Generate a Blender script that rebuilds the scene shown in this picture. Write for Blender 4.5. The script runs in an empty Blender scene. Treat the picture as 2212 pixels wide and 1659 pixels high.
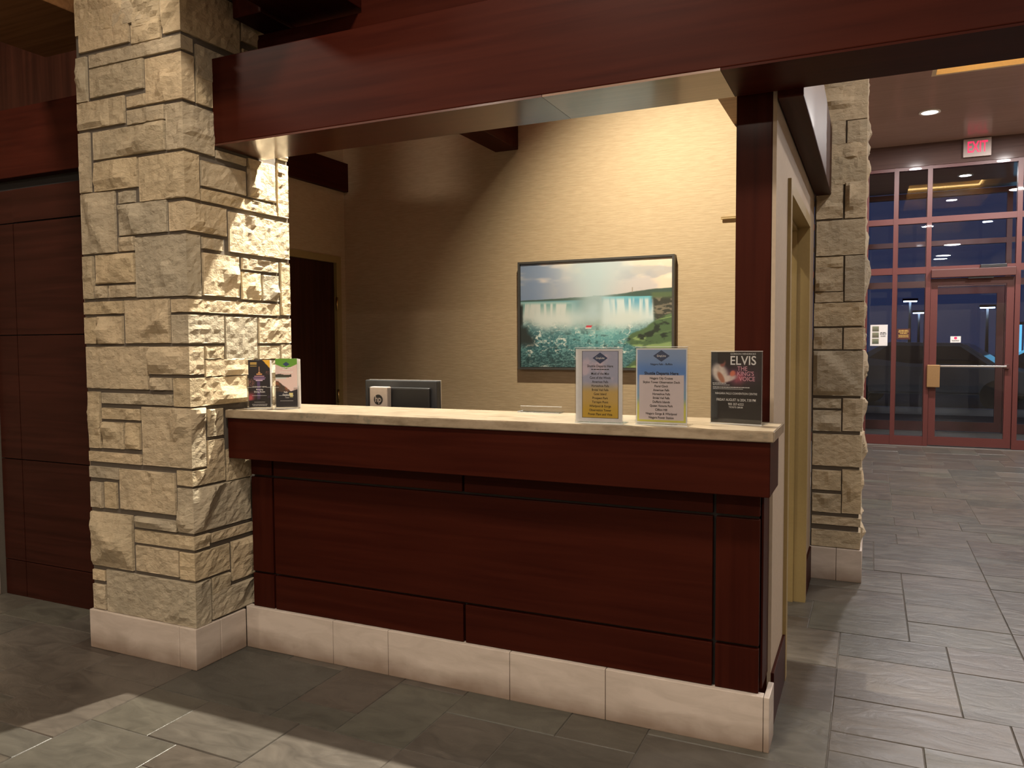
import bpy, bmesh, math, random
import numpy as np
from mathutils import Vector, Matrix, noise as mnoise

# ------------------------------------------------------------------ camera, world, exposure, main lights
S = bpy.context.scene
COL = S.collection
F_PX, CX, CY = 1679.6, 1106.0, 829.5
CAM = np.array([0.0, 0.0, 1.44])
def cam_axes(yaw, pitch, roll):
    cy, sy, cp, sp = math.cos(yaw), math.sin(yaw), math.cos(pitch), math.sin(pitch)
    d = np.array([-sy * cp, cy * cp, sp]); r = np.array([cy, sy, 0.0]); u = np.cross(r, d)
    cr, sr = math.cos(roll), math.sin(roll)
    return np.array([cr * r + sr * u, -sr * r + cr * u, d])
R3 = cam_axes(*[math.radians(a) for a in (24.775, -2.967, -0.336)])
cd = bpy.data.cameras.new('camera'); cam = bpy.data.objects.new('camera', cd); COL.objects.link(cam)
cd.sensor_fit = 'HORIZONTAL'; cd.sensor_width = 36.0; cd.lens = F_PX / 2212 * 36; cd.clip_start = 0.05; cd.clip_end = 300
m = Matrix.Identity(4)
for i in range(3):
    m[i][0], m[i][1], m[i][2], m[i][3] = R3[0][i], R3[1][i], -R3[2][i], CAM[i]
cam.matrix_world = m
S.camera = cam

w = bpy.data.worlds.new('night'); S.world = w; w.use_nodes = True
bg = w.node_tree.nodes['Background']; bg.inputs[0].default_value = (0.10, 0.13, 0.30, 1); bg.inputs[1].default_value = 0.26
S.view_settings.view_transform = 'Standard'; S.view_settings.look = 'None'
S.view_settings.gamma = 1.0; S.view_settings.use_curve_mapping = False
S.view_settings.exposure = 0.0

def spot(name, loc, target, energy, color, angle=160, blend=0.6, radius=0.08, parent=None):
    l = bpy.data.lights.new(name, 'SPOT'); l.energy = energy; l.color = color
    l.spot_size = math.radians(angle); l.spot_blend = blend; l.shadow_soft_size = radius
    o = bpy.data.objects.new(name, l); COL.objects.link(o)
    d = Vector(target) - Vector(loc)
    o.location = loc; o.rotation_euler = d.to_track_quat('-Z', 'Y').to_euler()
    return o
WARM = (1.0, 0.92, 0.76); WARM2 = (1.0, 0.89, 0.66); SOFT = (1.0, 0.86, 0.70); COOL = (1.0, 0.935, 0.90)
A1 = (-2.31, 3.68, 3.50); A2 = (-1.42, 3.55, 3.60)
CEIL = 4.12
LAMPS = [  # location, target, energy, colour, cone, blend, radius
    (A1, (-1.75, 2.45, 0.9), 1200, WARM, 76, 0.6, 0.025),
    (A2, (-0.86, 4.70, 1.45), 450, WARM2, 104, 1.0, 0.012),
]
LOBBY_FILL = [(-1.3, 0.9), (-4.3, 0.7), (2.0, -0.6), (-1.3, -3.6), (-4.3, -3.6), (2.0, -3.6)]  # added lamps out of view, soft fill for the lobby side
HALL = [(0.58, 10.45), (1.74, 10.5)]
HALL_FILL = [(1.15, 3.6), (2.3, 7.9)]  # added lamps that brighten the pier and the hall floor

# ------------------------------------------------------------------ helpers
rnd = random.Random(7)
def ray(x, y):
    return R3.T @ np.array([(x - CX) / F_PX, (CY - y) / F_PX, 1.0])
def PX(x, y, ax, val):
    d = ray(x, y); t = (val - CAM[ax]) / d[ax]; return CAM + t * d
def proj(p):
    q = R3 @ (np.array(p) - CAM)
    if q[2] < 0.05: return None
    return CX + F_PX * q[0] / q[2], CY - F_PX * q[1] / q[2], q[2]
def lin(c):
    c = np.asarray(c, float) / 255.0
    return np.where(c <= 0.04045, c / 12.92, ((c + 0.055) / 1.055) ** 2.4)
def tag(o, label=None, cat=None, group=None, kind=None):
    if label: o['label'] = label
    if cat: o['category'] = cat
    if group: o['group'] = group
    if kind: o['kind'] = kind
    return o
def thing(name, loc=(0, 0, 0), label=None, cat=None, group=None, kind=None, rz=0.0):
    o = bpy.data.objects.new(name, None); COL.objects.link(o)
    o.empty_display_size = 0.1; o.location = loc; o.rotation_euler = (0, 0, rz)
    return tag(o, label, cat, group, kind)
def link(name, me, mat, parent=None, smooth=False):
    o = bpy.data.objects.new(name, me); COL.objects.link(o)
    if mat is not None:
        if isinstance(mat, (list, tuple)):
            for x in mat: me.materials.append(x)
        elif not me.materials: me.materials.append(mat)
    if smooth: me.polygons.foreach_set('use_smooth', [True] * len(me.polygons))
    if parent is not None: o.parent = parent
    return o
def origin(parent):
    """world position of a parent chain whose links are plain translations"""
    v = Vector((0, 0, 0))
    while parent is not None:
        v += parent.location; parent = parent.parent
    return v
def py(name, verts, faces, mat, parent=None, smooth=False, world=True):
    """mesh from world-space vertices; its origin sits at the middle of its base"""
    v = np.asarray(verts, float)
    c = np.array([(v[:, 0].min() + v[:, 0].max()) / 2, (v[:, 1].min() + v[:, 1].max()) / 2, v[:, 2].min()])
    me = bpy.data.meshes.new(name); me.from_pydata((v - c).tolist(), [], faces); me.update()
    o = link(name, me, mat, parent, smooth)
    o.location = Vector(c) - (origin(parent) if (parent is not None and world) else Vector((0, 0, 0)))
    return o
BOXF = [(0, 3, 2, 1), (4, 5, 6, 7), (0, 1, 5, 4), (1, 2, 6, 5), (2, 3, 7, 6), (3, 0, 4, 7)]
def boxv(a, b):
    (x0, y0, z0), (x1, y1, z1) = a, b
    return [(x0, y0, z0), (x1, y0, z0), (x1, y1, z0), (x0, y1, z0), (x0, y0, z1), (x1, y0, z1), (x1, y1, z1), (x0, y1, z1)]
def boxes(name, lst, mat, parent=None, world=True, bevel=0.0):
    V, Fc = [], []
    for a, b in lst:
        n = len(V); V += boxv(a, b); Fc += [tuple(i + n for i in f) for f in BOXF]
    o = py(name, V, Fc, mat, parent, world=world)
    if bevel > 0:
        bm = bmesh.new(); bm.from_mesh(o.data)
        bmesh.ops.bevel(bm, geom=bm.edges[:], offset=bevel, segments=2, affect='EDGES', profile=0.6)
        bm.to_mesh(o.data); bm.free()
    return o
def box(name, x0, x1, y0, y1, z0, z1, mat, parent=None, bevel=0.0, world=True):
    return boxes(name, [((x0, y0, z0), (x1, y1, z1))], mat, parent, world, bevel)
def prism(name, poly, z0, z1, mat, parent=None, bevel=0.0, world=True):
    """horizontal polygon (counter-clockwise) extruded upwards"""
    n = len(poly)
    V = [(x, y, z0) for x, y in poly] + [(x, y, z1) for x, y in poly]
    Fc = [tuple(range(n - 1, -1, -1)), tuple(range(n, 2 * n))] + [(i, (i + 1) % n, n + (i + 1) % n, n + i) for i in range(n)]
    o = py(name, V, Fc, mat, parent, world=world)
    if bevel > 0:
        bm = bmesh.new(); bm.from_mesh(o.data)
        bmesh.ops.bevel(bm, geom=bm.edges[:], offset=bevel, segments=2, affect='EDGES')
        bm.to_mesh(o.data); bm.free()
    return o
def lathe(name, prof, c, mat, parent=None, n=28, axis='Z', smooth=True, world=True):
    V, Fc = [], []
    for r, h in prof:
        for k in range(n):
            a = 2 * math.pi * k / n
            p = (r * math.cos(a), r * math.sin(a), h)
            if axis == 'Y': p = (p[0], p[2], p[1])
            if axis == 'X': p = (p[2], p[0], p[1])
            V.append((c[0] + p[0], c[1] + p[1], c[2] + p[2]))
    for i in range(len(prof) - 1):
        for k in range(n):
            Fc.append((i * n + k, i * n + (k + 1) % n, (i + 1) * n + (k + 1) % n, (i + 1) * n + k))
    Fc.append(tuple(range(n))); Fc.append(tuple(range((len(prof) - 1) * n, len(prof) * n)))
    o = py(name, V, Fc, mat, parent, smooth=False, world=world)
    bm = bmesh.new(); bm.from_mesh(o.data); bmesh.ops.recalc_face_normals(bm, faces=bm.faces[:]); bm.to_mesh(o.data); bm.free()
    if smooth:
        for p in o.data.polygons: p.use_smooth = len(p.vertices) == 4
    return o

# ------------------------------------------------------------------ materials
def mat(name):
    mt = bpy.data.materials.new(name); mt.use_nodes = True
    nt = mt.node_tree; b = nt.nodes['Principled BSDF']
    return mt, nt, b, nt.nodes, nt.links
def plain(name, col, rough=0.5, metal=0.0, coat=0.0, emit=None, es=0.0, bump=0.0, bscale=60.0):
    mt, nt, b, N, L = mat(name)
    c = tuple(col) + (1,)
    b.inputs['Roughness'].default_value = rough; b.inputs['Metallic'].default_value = metal
    b.inputs['Coat Weight'].default_value = coat
    tc = N.new('ShaderNodeTexCoord'); nz = N.new('ShaderNodeTexNoise'); nz.inputs['Scale'].default_value = bscale
    nz.inputs['Detail'].default_value = 3
    L.new(tc.outputs['Object'], nz.inputs['Vector'])
    mx = N.new('ShaderNodeMix'); mx.data_type = 'RGBA'
    mx.inputs[6].default_value = tuple(v * 0.9 for v in col) + (1,); mx.inputs[7].default_value = tuple(min(1, v * 1.08) for v in col) + (1,)
    L.new(nz.outputs['Fac'], mx.inputs[0]); L.new(mx.outputs[2], b.inputs['Base Color'])
    if bump > 0:
        bp = N.new('ShaderNodeBump'); bp.inputs['Strength'].default_value = bump; bp.inputs['Distance'].default_value = 0.002
        L.new(nz.outputs['Fac'], bp.inputs['Height']); L.new(bp.outputs[0], b.inputs['Normal'])
    if emit is not None:
        b.inputs['Emission Color'].default_value = tuple(emit) + (1,); b.inputs['Emission Strength'].default_value = es
    return mt
def ramp(N, stops):
    r = N.new('ShaderNodeValToRGB'); e = r.color_ramp.elements
    e[0].position, e[0].color = stops[0][0], tuple(stops[0][1]) + (1,)
    e[1].position, e[1].color = stops[-1][0], tuple(stops[-1][1]) + (1,)
    for p, c in stops[1:-1]:
        x = e.new(p); x.color = tuple(c) + (1,)
    return r
def wood(name, axis, c0, c1, rough=0.45, coat=0.02, spec=0.07):
    mt, nt, b, N, L = mat(name)
    g = N.new('ShaderNodeNewGeometry'); mp = N.new('ShaderNodeMapping')
    sc = [34.0, 34.0, 34.0]; sc[axis] = 1.4; mp.inputs['Scale'].default_value = sc
    L.new(g.outputs['Position'], mp.inputs['Vector'])
    nz = N.new('ShaderNodeTexNoise'); nz.inputs['Scale'].default_value = 1.0; nz.inputs['Detail'].default_value = 5; nz.inputs['Distortion'].default_value = 0.6
    L.new(mp.outputs[0], nz.inputs['Vector'])
    n2 = N.new('ShaderNodeTexNoise'); n2.inputs['Scale'].default_value = 1.7; L.new(g.outputs['Position'], n2.inputs['Vector'])
    ad = N.new('ShaderNodeMath'); ad.operation = 'MULTIPLY_ADD'; ad.inputs[1].default_value = 0.35; L.new(n2.outputs['Fac'], ad.inputs[0]); L.new(nz.outputs['Fac'], ad.inputs[2])
    r = ramp(N, [(0.5, c0), (0.85, c1)]); L.new(ad.outputs[0], r.inputs[0]); L.new(r.outputs[0], b.inputs['Base Color'])
    b.inputs['Roughness'].default_value = rough; b.inputs['Coat Weight'].default_value = coat; b.inputs['Coat Roughness'].default_value = 0.13; b.inputs['Specular IOR Level'].default_value = spec
    bp = N.new('ShaderNodeBump'); bp.inputs['Strength'].default_value = 0.06; bp.inputs['Distance'].default_value = 0.002
    L.new(nz.outputs['Fac'], bp.inputs['Height']); L.new(bp.outputs[0], b.inputs['Normal'])
    return mt
WC0, WC1 = (0.030, 0.0046, 0.0022), (0.044, 0.0076, 0.0036)
M = {}
M['wood_x'] = wood('mahogany_x', 0, WC0, WC1); M['wood_y'] = wood('mahogany_y', 1, WC0, WC1); M['wood_z'] = wood('mahogany_z', 2, WC0, WC1)
M['lacquer_red'] = wood('lacquered_mahogany', 0, (0.060, 0.014, 0.008), (0.085, 0.022, 0.012), 0.3, 0.8, 0.5); M['soffit_reflect'] = wood('soffit_wall_reflection', 0, (0.17, 0.095, 0.065), (0.24, 0.140, 0.095), 0.3, 0.8, 0.5)  # tan soffit tone carries the lit back wall's reflection in its colour
M['door_wood'] = wood('dark_door_wood', 2, (0.030, 0.010, 0.006), (0.052, 0.017, 0.010), 0.4, 0.1)
M['panel_wood'] = wood('panel_wood', 0, (0.021, 0.0056, 0.0034), (0.034, 0.0090, 0.0056), 0.42, 0.06)
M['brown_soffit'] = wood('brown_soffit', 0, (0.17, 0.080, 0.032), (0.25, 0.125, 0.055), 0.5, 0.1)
M['hall_ceiling'] = wood('hall_ceiling_wood', 0, (0.30, 0.20, 0.165), (0.36, 0.245, 0.20), 0.34, 0.3)
M['header'] = wood('header_wood', 0, (0.085, 0.050, 0.043), (0.11, 0.066, 0.056), 0.4, 0.1)

def piece_random(N, L, g):
    """one value per loose piece, whether it is an object of its own or an island of a joined mesh"""
    oi = N.new('ShaderNodeObjectInfo'); ad = N.new('ShaderNodeMath'); ad.operation = 'ADD'; fr = N.new('ShaderNodeMath'); fr.operation = 'FRACT'
    L.new(oi.outputs['Random'], ad.inputs[0]); L.new(g.outputs['Random Per Island'], ad.inputs[1]); L.new(ad.outputs[0], fr.inputs[0])
    return fr.outputs[0]
def stone_mat():
    mt, nt, b, N, L = mat('split_sandstone')
    g = N.new('ShaderNodeNewGeometry')
    r = ramp(N, [(0.0, (0.4176, 0.3770, 0.2958)), (0.25, (0.5452, 0.4466, 0.2958)), (0.5, (0.4756, 0.4118, 0.3074)), (0.75, (0.5800, 0.4756, 0.3248)), (1.0, (0.4466, 0.3944, 0.3016))])
    L.new(piece_random(N, L, g), r.inputs[0])
    n1 = N.new('ShaderNodeTexNoise'); n1.inputs['Scale'].default_value = 7; n1.inputs['Detail'].default_value = 6; n1.inputs['Roughness'].default_value = 0.65
    L.new(g.outputs['Position'], n1.inputs['Vector'])
    r2 = ramp(N, [(0.3, (0.78, 0.76, 0.72)), (0.7, (1.12, 1.08, 1.02))]); L.new(n1.outputs['Fac'], r2.inputs[0])
    mx = N.new('ShaderNodeMix'); mx.data_type = 'RGBA'; mx.blend_type = 'MULTIPLY'; mx.inputs[0].default_value = 1.0
    L.new(r.outputs[0], mx.inputs[6]); L.new(r2.outputs[0], mx.inputs[7]); L.new(mx.outputs[2], b.inputs['Base Color'])
    b.inputs['Roughness'].default_value = 0.88
    mp = N.new('ShaderNodeMapping'); mp.inputs['Scale'].default_value = (1, 1, 1.5); L.new(g.outputs['Position'], mp.inputs['Vector'])
    n2 = N.new('ShaderNodeTexNoise'); n2.inputs['Scale'].default_value = 34; n2.inputs['Detail'].default_value = 8; n2.inputs['Roughness'].default_value = 0.62; n2.inputs['Distortion'].default_value = 0.5
    L.new(mp.outputs[0], n2.inputs['Vector'])
    bp = N.new('ShaderNodeBump'); bp.inputs['Strength'].default_value = 0.75; bp.inputs['Distance'].default_value = 0.012
    L.new(n2.outputs['Fac'], bp.inputs['Height']); L.new(bp.outputs[0], b.inputs['Normal'])
    return mt
M['stone'] = stone_mat()
M['mortar'] = plain('grey_mortar', (0.115, 0.097, 0.078), 0.95, bump=0.5, bscale=90)

def limestone(name, base, dark, rough=0.55, dirt=False):
    mt, nt, b, N, L = mat(name)
    g = N.new('ShaderNodeNewGeometry'); mp = N.new('ShaderNodeMapping'); mp.inputs['Scale'].default_value = (3, 3, 11)
    L.new(g.outputs['Position'], mp.inputs['Vector'])
    n = N.new('ShaderNodeTexNoise'); n.inputs['Scale'].default_value = 1.6; n.inputs['Detail'].default_value = 8; n.inputs['Roughness'].default_value = 0.6; n.inputs['Distortion'].default_value = 0.8
    L.new(mp.outputs[0], n.inputs['Vector'])
    r = ramp(N, [(0.28, dark), (0.62, base)]); L.new(n.outputs['Fac'], r.inputs[0])
    out = r.outputs[0]
    if dirt:   # scuffed mop line along the foot of the plinth
        sep = N.new('ShaderNodeSeparateXYZ'); L.new(g.outputs['Position'], sep.inputs[0])
        n3 = N.new('ShaderNodeTexNoise'); n3.inputs['Scale'].default_value = 5; n3.inputs['Detail'].default_value = 4; L.new(g.outputs['Position'], n3.inputs['Vector'])
        ma = N.new('ShaderNodeMath'); ma.operation = 'MULTIPLY_ADD'; ma.inputs[1].default_value = -0.13; L.new(n3.outputs['Fac'], ma.inputs[0]); L.new(sep.outputs['Z'], ma.inputs[2])
        mr = N.new('ShaderNodeMapRange'); mr.inputs[1].default_value = -0.06; mr.inputs[2].default_value = 0.03; mr.inputs[3].default_value = 0.75; mr.inputs[4].default_value = 0.0
        L.new(ma.outputs[0], mr.inputs[0])
        mx = N.new('ShaderNodeMix'); mx.data_type = 'RGBA'; mx.inputs[7].default_value = (0.17, 0.105, 0.065, 1)
        L.new(mr.outputs[0], mx.inputs[0]); L.new(out, mx.inputs[6]); out = mx.outputs[2]
    L.new(out, b.inputs['Base Color']); b.inputs['Roughness'].default_value = rough
    bp = N.new('ShaderNodeBump'); bp.inputs['Strength'].default_value = 0.12; bp.inputs['Distance'].default_value = 0.004
    L.new(n.outputs['Fac'], bp.inputs['Height']); L.new(bp.outputs[0], b.inputs['Normal'])
    return mt
M['plinth'] = limestone('plinth_limestone', (0.60, 0.52, 0.455), (0.48, 0.41, 0.35), 0.5, True)

def marble():
    mt, nt, b, N, L = mat('cream_marble')
    g = N.new('ShaderNodeNewGeometry')
    n = N.new('ShaderNodeTexNoise'); n.inputs['Scale'].default_value = 14; n.inputs['Detail'].default_value = 8; n.inputs['Roughness'].default_value = 0.65
    mp = N.new('ShaderNodeMapping'); mp.inputs['Scale'].default_value = (0.6, 1.5, 1.5); L.new(g.outputs['Position'], mp.inputs[0]); L.new(mp.outputs[0], n.inputs['Vector'])
    r = ramp(N, [(0.3, (0.17, 0.13, 0.085)), (0.5, (0.285, 0.225, 0.155)), (0.75, (0.36, 0.30, 0.22))]); L.new(n.outputs['Fac'], r.inputs[0])
    n2 = N.new('ShaderNodeTexNoise'); n2.inputs['Scale'].default_value = 2.3; L.new(g.outputs['Position'], n2.inputs['Vector'])
    n3 = N.new('ShaderNodeTexNoise'); n3.inputs['Scale'].default_value = 45; n3.inputs['Detail'].default_value = 6; L.new(g.outputs['Position'], n3.inputs['Vector'])
    mu = N.new('ShaderNodeMath'); mu.operation = 'MULTIPLY'; L.new(n2.outputs['Fac'], mu.inputs[0]); L.new(n3.outputs['Fac'], mu.inputs[1])
    r2 = ramp(N, [(0.36, (0, 0, 0)), (0.46, (0.75, 0.75, 0.75))]); L.new(mu.outputs[0], r2.inputs[0])
    mx = N.new('ShaderNodeMix'); mx.data_type = 'RGBA'; mx.inputs[7].default_value = (0.16, 0.15, 0.11, 1)
    L.new(r2.outputs[0], mx.inputs[0]); L.new(r.outputs[0], mx.inputs[6]); L.new(mx.outputs[2], b.inputs['Base Color'])
    b.inputs['Roughness'].default_value = 0.3
    return mt
M['marble'] = marble()

def wallpaper():
    mt, nt, b, N, L = mat('woven_wallcovering')
    g = N.new('ShaderNodeNewGeometry'); mp = N.new('ShaderNodeMapping'); mp.inputs['Scale'].default_value = (14, 14, 130); L.new(g.outputs['Position'], mp.inputs[0])
    n = N.new('ShaderNodeTexNoise'); n.inputs['Scale'].default_value = 1.0; n.inputs['Detail'].default_value = 5; n.inputs['Roughness'].default_value = 0.6; L.new(mp.outputs[0], n.inputs['Vector'])
    r = ramp(N, [(0.3, (0.385, 0.285, 0.175)), (0.7, (0.46, 0.35, 0.225))]); L.new(n.outputs['Fac'], r.inputs[0]); L.new(r.outputs[0], b.inputs['Base Color'])
    b.inputs['Roughness'].default_value = 0.7
    bp = N.new('ShaderNodeBump'); bp.inputs['Strength'].default_value = 0.45; bp.inputs['Distance'].default_value = 0.003
    L.new(n.outputs['Fac'], bp.inputs['Height']); L.new(bp.outputs[0], b.inputs['Normal'])
    return mt
M['wallpaper'] = wallpaper()
M['plaster'] = plain('beige_plaster', (0.42, 0.335, 0.25), 0.8)
M['cove'] = plain('cove_plaster', (0.62, 0.50, 0.33), 0.8)

def slate():
    mt, nt, b, N, L = mat('cleft_slate')
    g = N.new('ShaderNodeNewGeometry')
    r = ramp(N, [(0.0, (0.0690, 0.0664, 0.0549)), (0.17, (0.0881, 0.0760, 0.0638)), (0.34, (0.0651, 0.0628, 0.0538)), (0.5, (0.0945, 0.0821, 0.0693)), (0.67, (0.0702, 0.0580, 0.0482)), (0.84, (0.0791, 0.0785, 0.0627)), (1.0, (0.0983, 0.0881, 0.0753))])
    pr = piece_random(N, L, g); L.new(pr, r.inputs[0])
    mp = N.new('ShaderNodeMapping'); mp.inputs['Scale'].default_value = (1.2, 2.6, 1); mp.inputs['Rotation'].default_value = (0, 0, 0.35)
    ad = N.new('ShaderNodeVectorMath'); ad.operation = 'ADD'
    sc = N.new('ShaderNodeMath'); sc.operation = 'MULTIPLY'; sc.inputs[1].default_value = 37.0; L.new(pr, sc.inputs[0])
    L.new(g.outputs['Position'], ad.inputs[0]); L.new(sc.outputs[0], ad.inputs[1]); L.new(ad.outputs[0], mp.inputs[0])
    n = N.new('ShaderNodeTexNoise'); n.inputs['Scale'].default_value = 4.2; n.inputs['Detail'].default_value = 9; n.inputs['Roughness'].default_value = 0.6; n.inputs['Distortion'].default_value = 1.2
    L.new(mp.outputs[0], n.inputs['Vector'])
    r2 = ramp(N, [(0.3, (0.74, 0.74, 0.74)), (0.68, (1.25, 1.24, 1.22))]); L.new(n.outputs['Fac'], r2.inputs[0])
    mx = N.new('ShaderNodeMix'); mx.data_type = 'RGBA'; mx.blend_type = 'MULTIPLY'; mx.inputs[0].default_value = 1.0
    L.new(r.outputs[0], mx.inputs[6]); L.new(r2.outputs[0], mx.inputs[7]); L.new(mx.outputs[2], b.inputs['Base Color'])
    b.inputs['Specular IOR Level'].default_value = 0.36
    rr = N.new('ShaderNodeMapRange'); rr.inputs[3].default_value = 0.24; rr.inputs[4].default_value = 0.46; L.new(n.outputs['Fac'], rr.inputs[0]); L.new(rr.outputs[0], b.inputs['Roughness'])
    bp = N.new('ShaderNodeBump'); bp.inputs['Strength'].default_value = 0.5; bp.inputs['Distance'].default_value = 0.006
    L.new(n.outputs['Fac'], bp.inputs['Height']); L.new(bp.outputs[0], b.inputs['Normal'])
    return mt
M['slate'] = slate()
M['grout'] = plain('slate_grout', (0.115, 0.105, 0.095), 0.8, bump=0.3)
M['red_metal'] = plain('red_painted_aluminium', (0.108, 0.028, 0.025), 0.4, coat=0.1)
M['dark_red'] = plain('dark_maroon_metal', (0.075, 0.022, 0.018), 0.45)
M['gold_frame'] = plain('olive_gold_paint', (0.30, 0.215, 0.085), 0.45)
M['brass'] = plain('brass', (0.62, 0.42, 0.17), 0.3, metal=1.0)
M['bronze'] = plain('bronze_plate', (0.36, 0.22, 0.10), 0.45, metal=0.6)
M['chrome'] = plain('brushed_metal', (0.62, 0.60, 0.58), 0.3, metal=1.0)
M['silver'] = plain('silver_plastic', (0.50, 0.43, 0.38), 0.4, metal=0.3)
M['black'] = plain('black_plastic', (0.012, 0.012, 0.013), 0.45)
M['charcoal'] = plain('charcoal_plastic', (0.030, 0.032, 0.036), 0.4)
M['ink'] = plain('black_ink', (0.014, 0.012, 0.012), 0.85)
M['navy'] = plain('navy_ink', (0.030, 0.055, 0.13), 0.6)
M['white'] = plain('white_paper', (0.74, 0.72, 0.70), 0.6)
M['white_ink'] = plain('white_ink', (0.80, 0.78, 0.76), 0.6)
M['pink_ink'] = plain('pink_ink', (0.74, 0.36, 0.44), 0.6)
M['gold_ink'] = plain('gold_ink', (0.62, 0.42, 0.10), 0.6)
M['edge'] = plain('acrylic_edge_glint', (0.62, 0.64, 0.64), 0.25)  # pale colour paints the bright glint along acrylic edges
M['frame_grey'] = plain('dark_frame', (0.055, 0.052, 0.050), 0.4)
M['lens'] = plain('lamp_lens', (0.9, 0.9, 0.9), 0.4, emit=(1, 0.97, 0.95), es=28)
M['lens_warm'] = plain('warm_lamp_lens', (0.9, 0.85, 0.7), 0.4, emit=(1, 0.85, 0.62), es=16)
M['tape'] = plain('warm_light_tape', (0.9, 0.7, 0.4), 0.4, emit=(1.0, 0.66, 0.25), es=18.0)
M['exit_red'] = plain('exit_letters', (0.6, 0.02, 0.05), 0.4, emit=(1.0, 0.03, 0.13), es=0.9)
M['exit_plate'] = plain('exit_plate', (0.36, 0.29, 0.26), 0.4, metal=0.2)
M['asphalt'] = plain('asphalt', (0.035, 0.036, 0.040), 0.75, bump=0.4)
M['car_dark'] = plain('dark_car_paint', (0.02, 0.022, 0.03), 0.25, coat=0.6)
M['car_grey'] = plain('grey_car_paint', (0.13, 0.14, 0.15), 0.3, coat=0.5)
M['rubber'] = plain('tyre_rubber', (0.012, 0.012, 0.012), 0.8)
M['car_glass'] = plain('car_glass', (0.01, 0.012, 0.016), 0.08)
M['street'] = plain('street_lamp_glow', (0.8, 0.9, 1), 0.4, emit=(0.65, 0.8, 1.0), es=22)
M['cyan'] = plain('cyan_lit_panel', (0.3, 0.7, 0.8), 0.4, emit=(0.16, 0.55, 0.80), es=1.6)
M['hedge'] = plain('night_hedge', (0.020, 0.030, 0.018), 0.9, bump=0.8, bscale=20)
M['kerb'] = plain('kerb_stone', (0.34, 0.32, 0.30), 0.6)

def glassy(name, tint, boost, base=0.03, rough=0.0, ior=1.5):
    mt, nt, b, N, L = mat(name); N.remove(b); out = N['Material Output']
    fr = N.new('ShaderNodeFresnel'); fr.inputs['IOR'].default_value = ior
    g = N.new('ShaderNodeNewGeometry'); mb = N.new('ShaderNodeMath'); mb.operation = 'MULTIPLY_ADD'; mb.inputs[1].default_value = boost; mb.inputs[2].default_value = base
    L.new(fr.outputs[0], mb.inputs[0])
    t = N.new('ShaderNodeBsdfTransparent'); t.inputs[0].default_value = tuple(tint) + (1,)
    gl = N.new('ShaderNodeBsdfGlossy'); gl.inputs['Roughness'].default_value = rough
    mx = N.new('ShaderNodeMixShader'); L.new(mb.outputs[0], mx.inputs[0]); L.new(t.outputs[0], mx.inputs[1]); L.new(gl.outputs[0], mx.inputs[2]); L.new(mx.outputs[0], out.inputs[0])
    return mt
M['glass'] = glassy('window_glass', (0.90, 0.93, 0.96), 0.55, 0.012, ior=1.5)
M['acrylic'] = glassy('clear_acrylic', (0.96, 0.965, 0.97), 0.6, 0.01, 0.02)

def painted(name, rough=0.5, coat=0.0):
    mt, nt, b, N, L = mat(name)
    a = N.new('ShaderNodeAttribute'); a.attribute_name = 'Col'; L.new(a.outputs['Color'], b.inputs['Base Color'])
    b.inputs['Roughness'].default_value = rough; b.inputs['Coat Weight'].default_value = coat
    return mt
M['print'] = painted('colour_print', 0.45, 0.1)
M['canvas'] = painted('photo_print', 0.5, 0.0)

# ------------------------------------------------------------------ printed sheets (flat artwork) and lettering
def vnoise(u, v, sx, sy, seed, octaves=4):
    r = np.random.RandomState(seed); out = np.zeros_like(u); amp, tot = 1.0, 0.0
    for o in range(octaves):
        nx, ny = int(sx * 2 ** o) + 3, int(sy * 2 ** o) + 3
        g = r.rand(ny, nx)
        x, y = u * sx * 2 ** o, v * sy * 2 ** o
        xi, yi = np.clip(x.astype(int), 0, nx - 2), np.clip(y.astype(int), 0, ny - 2)
        fx, fy = np.clip(x - xi, 0, 1), np.clip(y - yi, 0, 1); fx = fx * fx * (3 - 2 * fx); fy = fy * fy * (3 - 2 * fy)
        out += amp * ((g[yi, xi] * (1 - fx) + g[yi, xi + 1] * fx) * (1 - fy) + (g[yi + 1, xi] * (1 - fx) + g[yi + 1, xi + 1] * fx) * fy)
        tot += amp; amp *= 0.5
    return out / tot
def sm(a, b, x):
    t = np.clip((x - a) / (b - a), 0, 1); return t * t * (3 - 2 * t)
def mixc(c, d, t):
    d = np.asarray(d, float)
    return c * (1 - t[..., None]) + d * t[..., None]
def sheet(name, wd, ht, nx, ny, fn, mt, parent, at=(0, 0, 0)):
    """flat printed sheet in the parent's XZ plane, facing -Y, lower-left corner at `at`; fn(u, v) -> sRGB 0..255"""
    u, v = np.meshgrid(np.linspace(0, 1, nx + 1), np.linspace(0, 1, ny + 1))
    V = np.stack([at[0] + u * wd, np.full_like(u, at[1]), at[2] + v * ht], -1).reshape(-1, 3)
    idx = np.arange((nx + 1) * (ny + 1)).reshape(ny + 1, nx + 1)
    Fc = np.stack([idx[:-1, :-1], idx[:-1, 1:], idx[1:, 1:], idx[1:, :-1]], -1).reshape(-1, 4)
    me = bpy.data.meshes.new(name); me.from_pydata(V.tolist(), [], Fc.tolist())
    col = np.ones((V.shape[0], 4)); col[:, :3] = lin(np.clip(fn(u, v), 0, 255)).reshape(-1, 3)
    at_ = me.color_attributes.new('Col', 'FLOAT_COLOR', 'POINT'); at_.data.foreach_set('color', col.ravel().astype(np.float32))
    me.update()
    return link(name, me, mt, parent)
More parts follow.
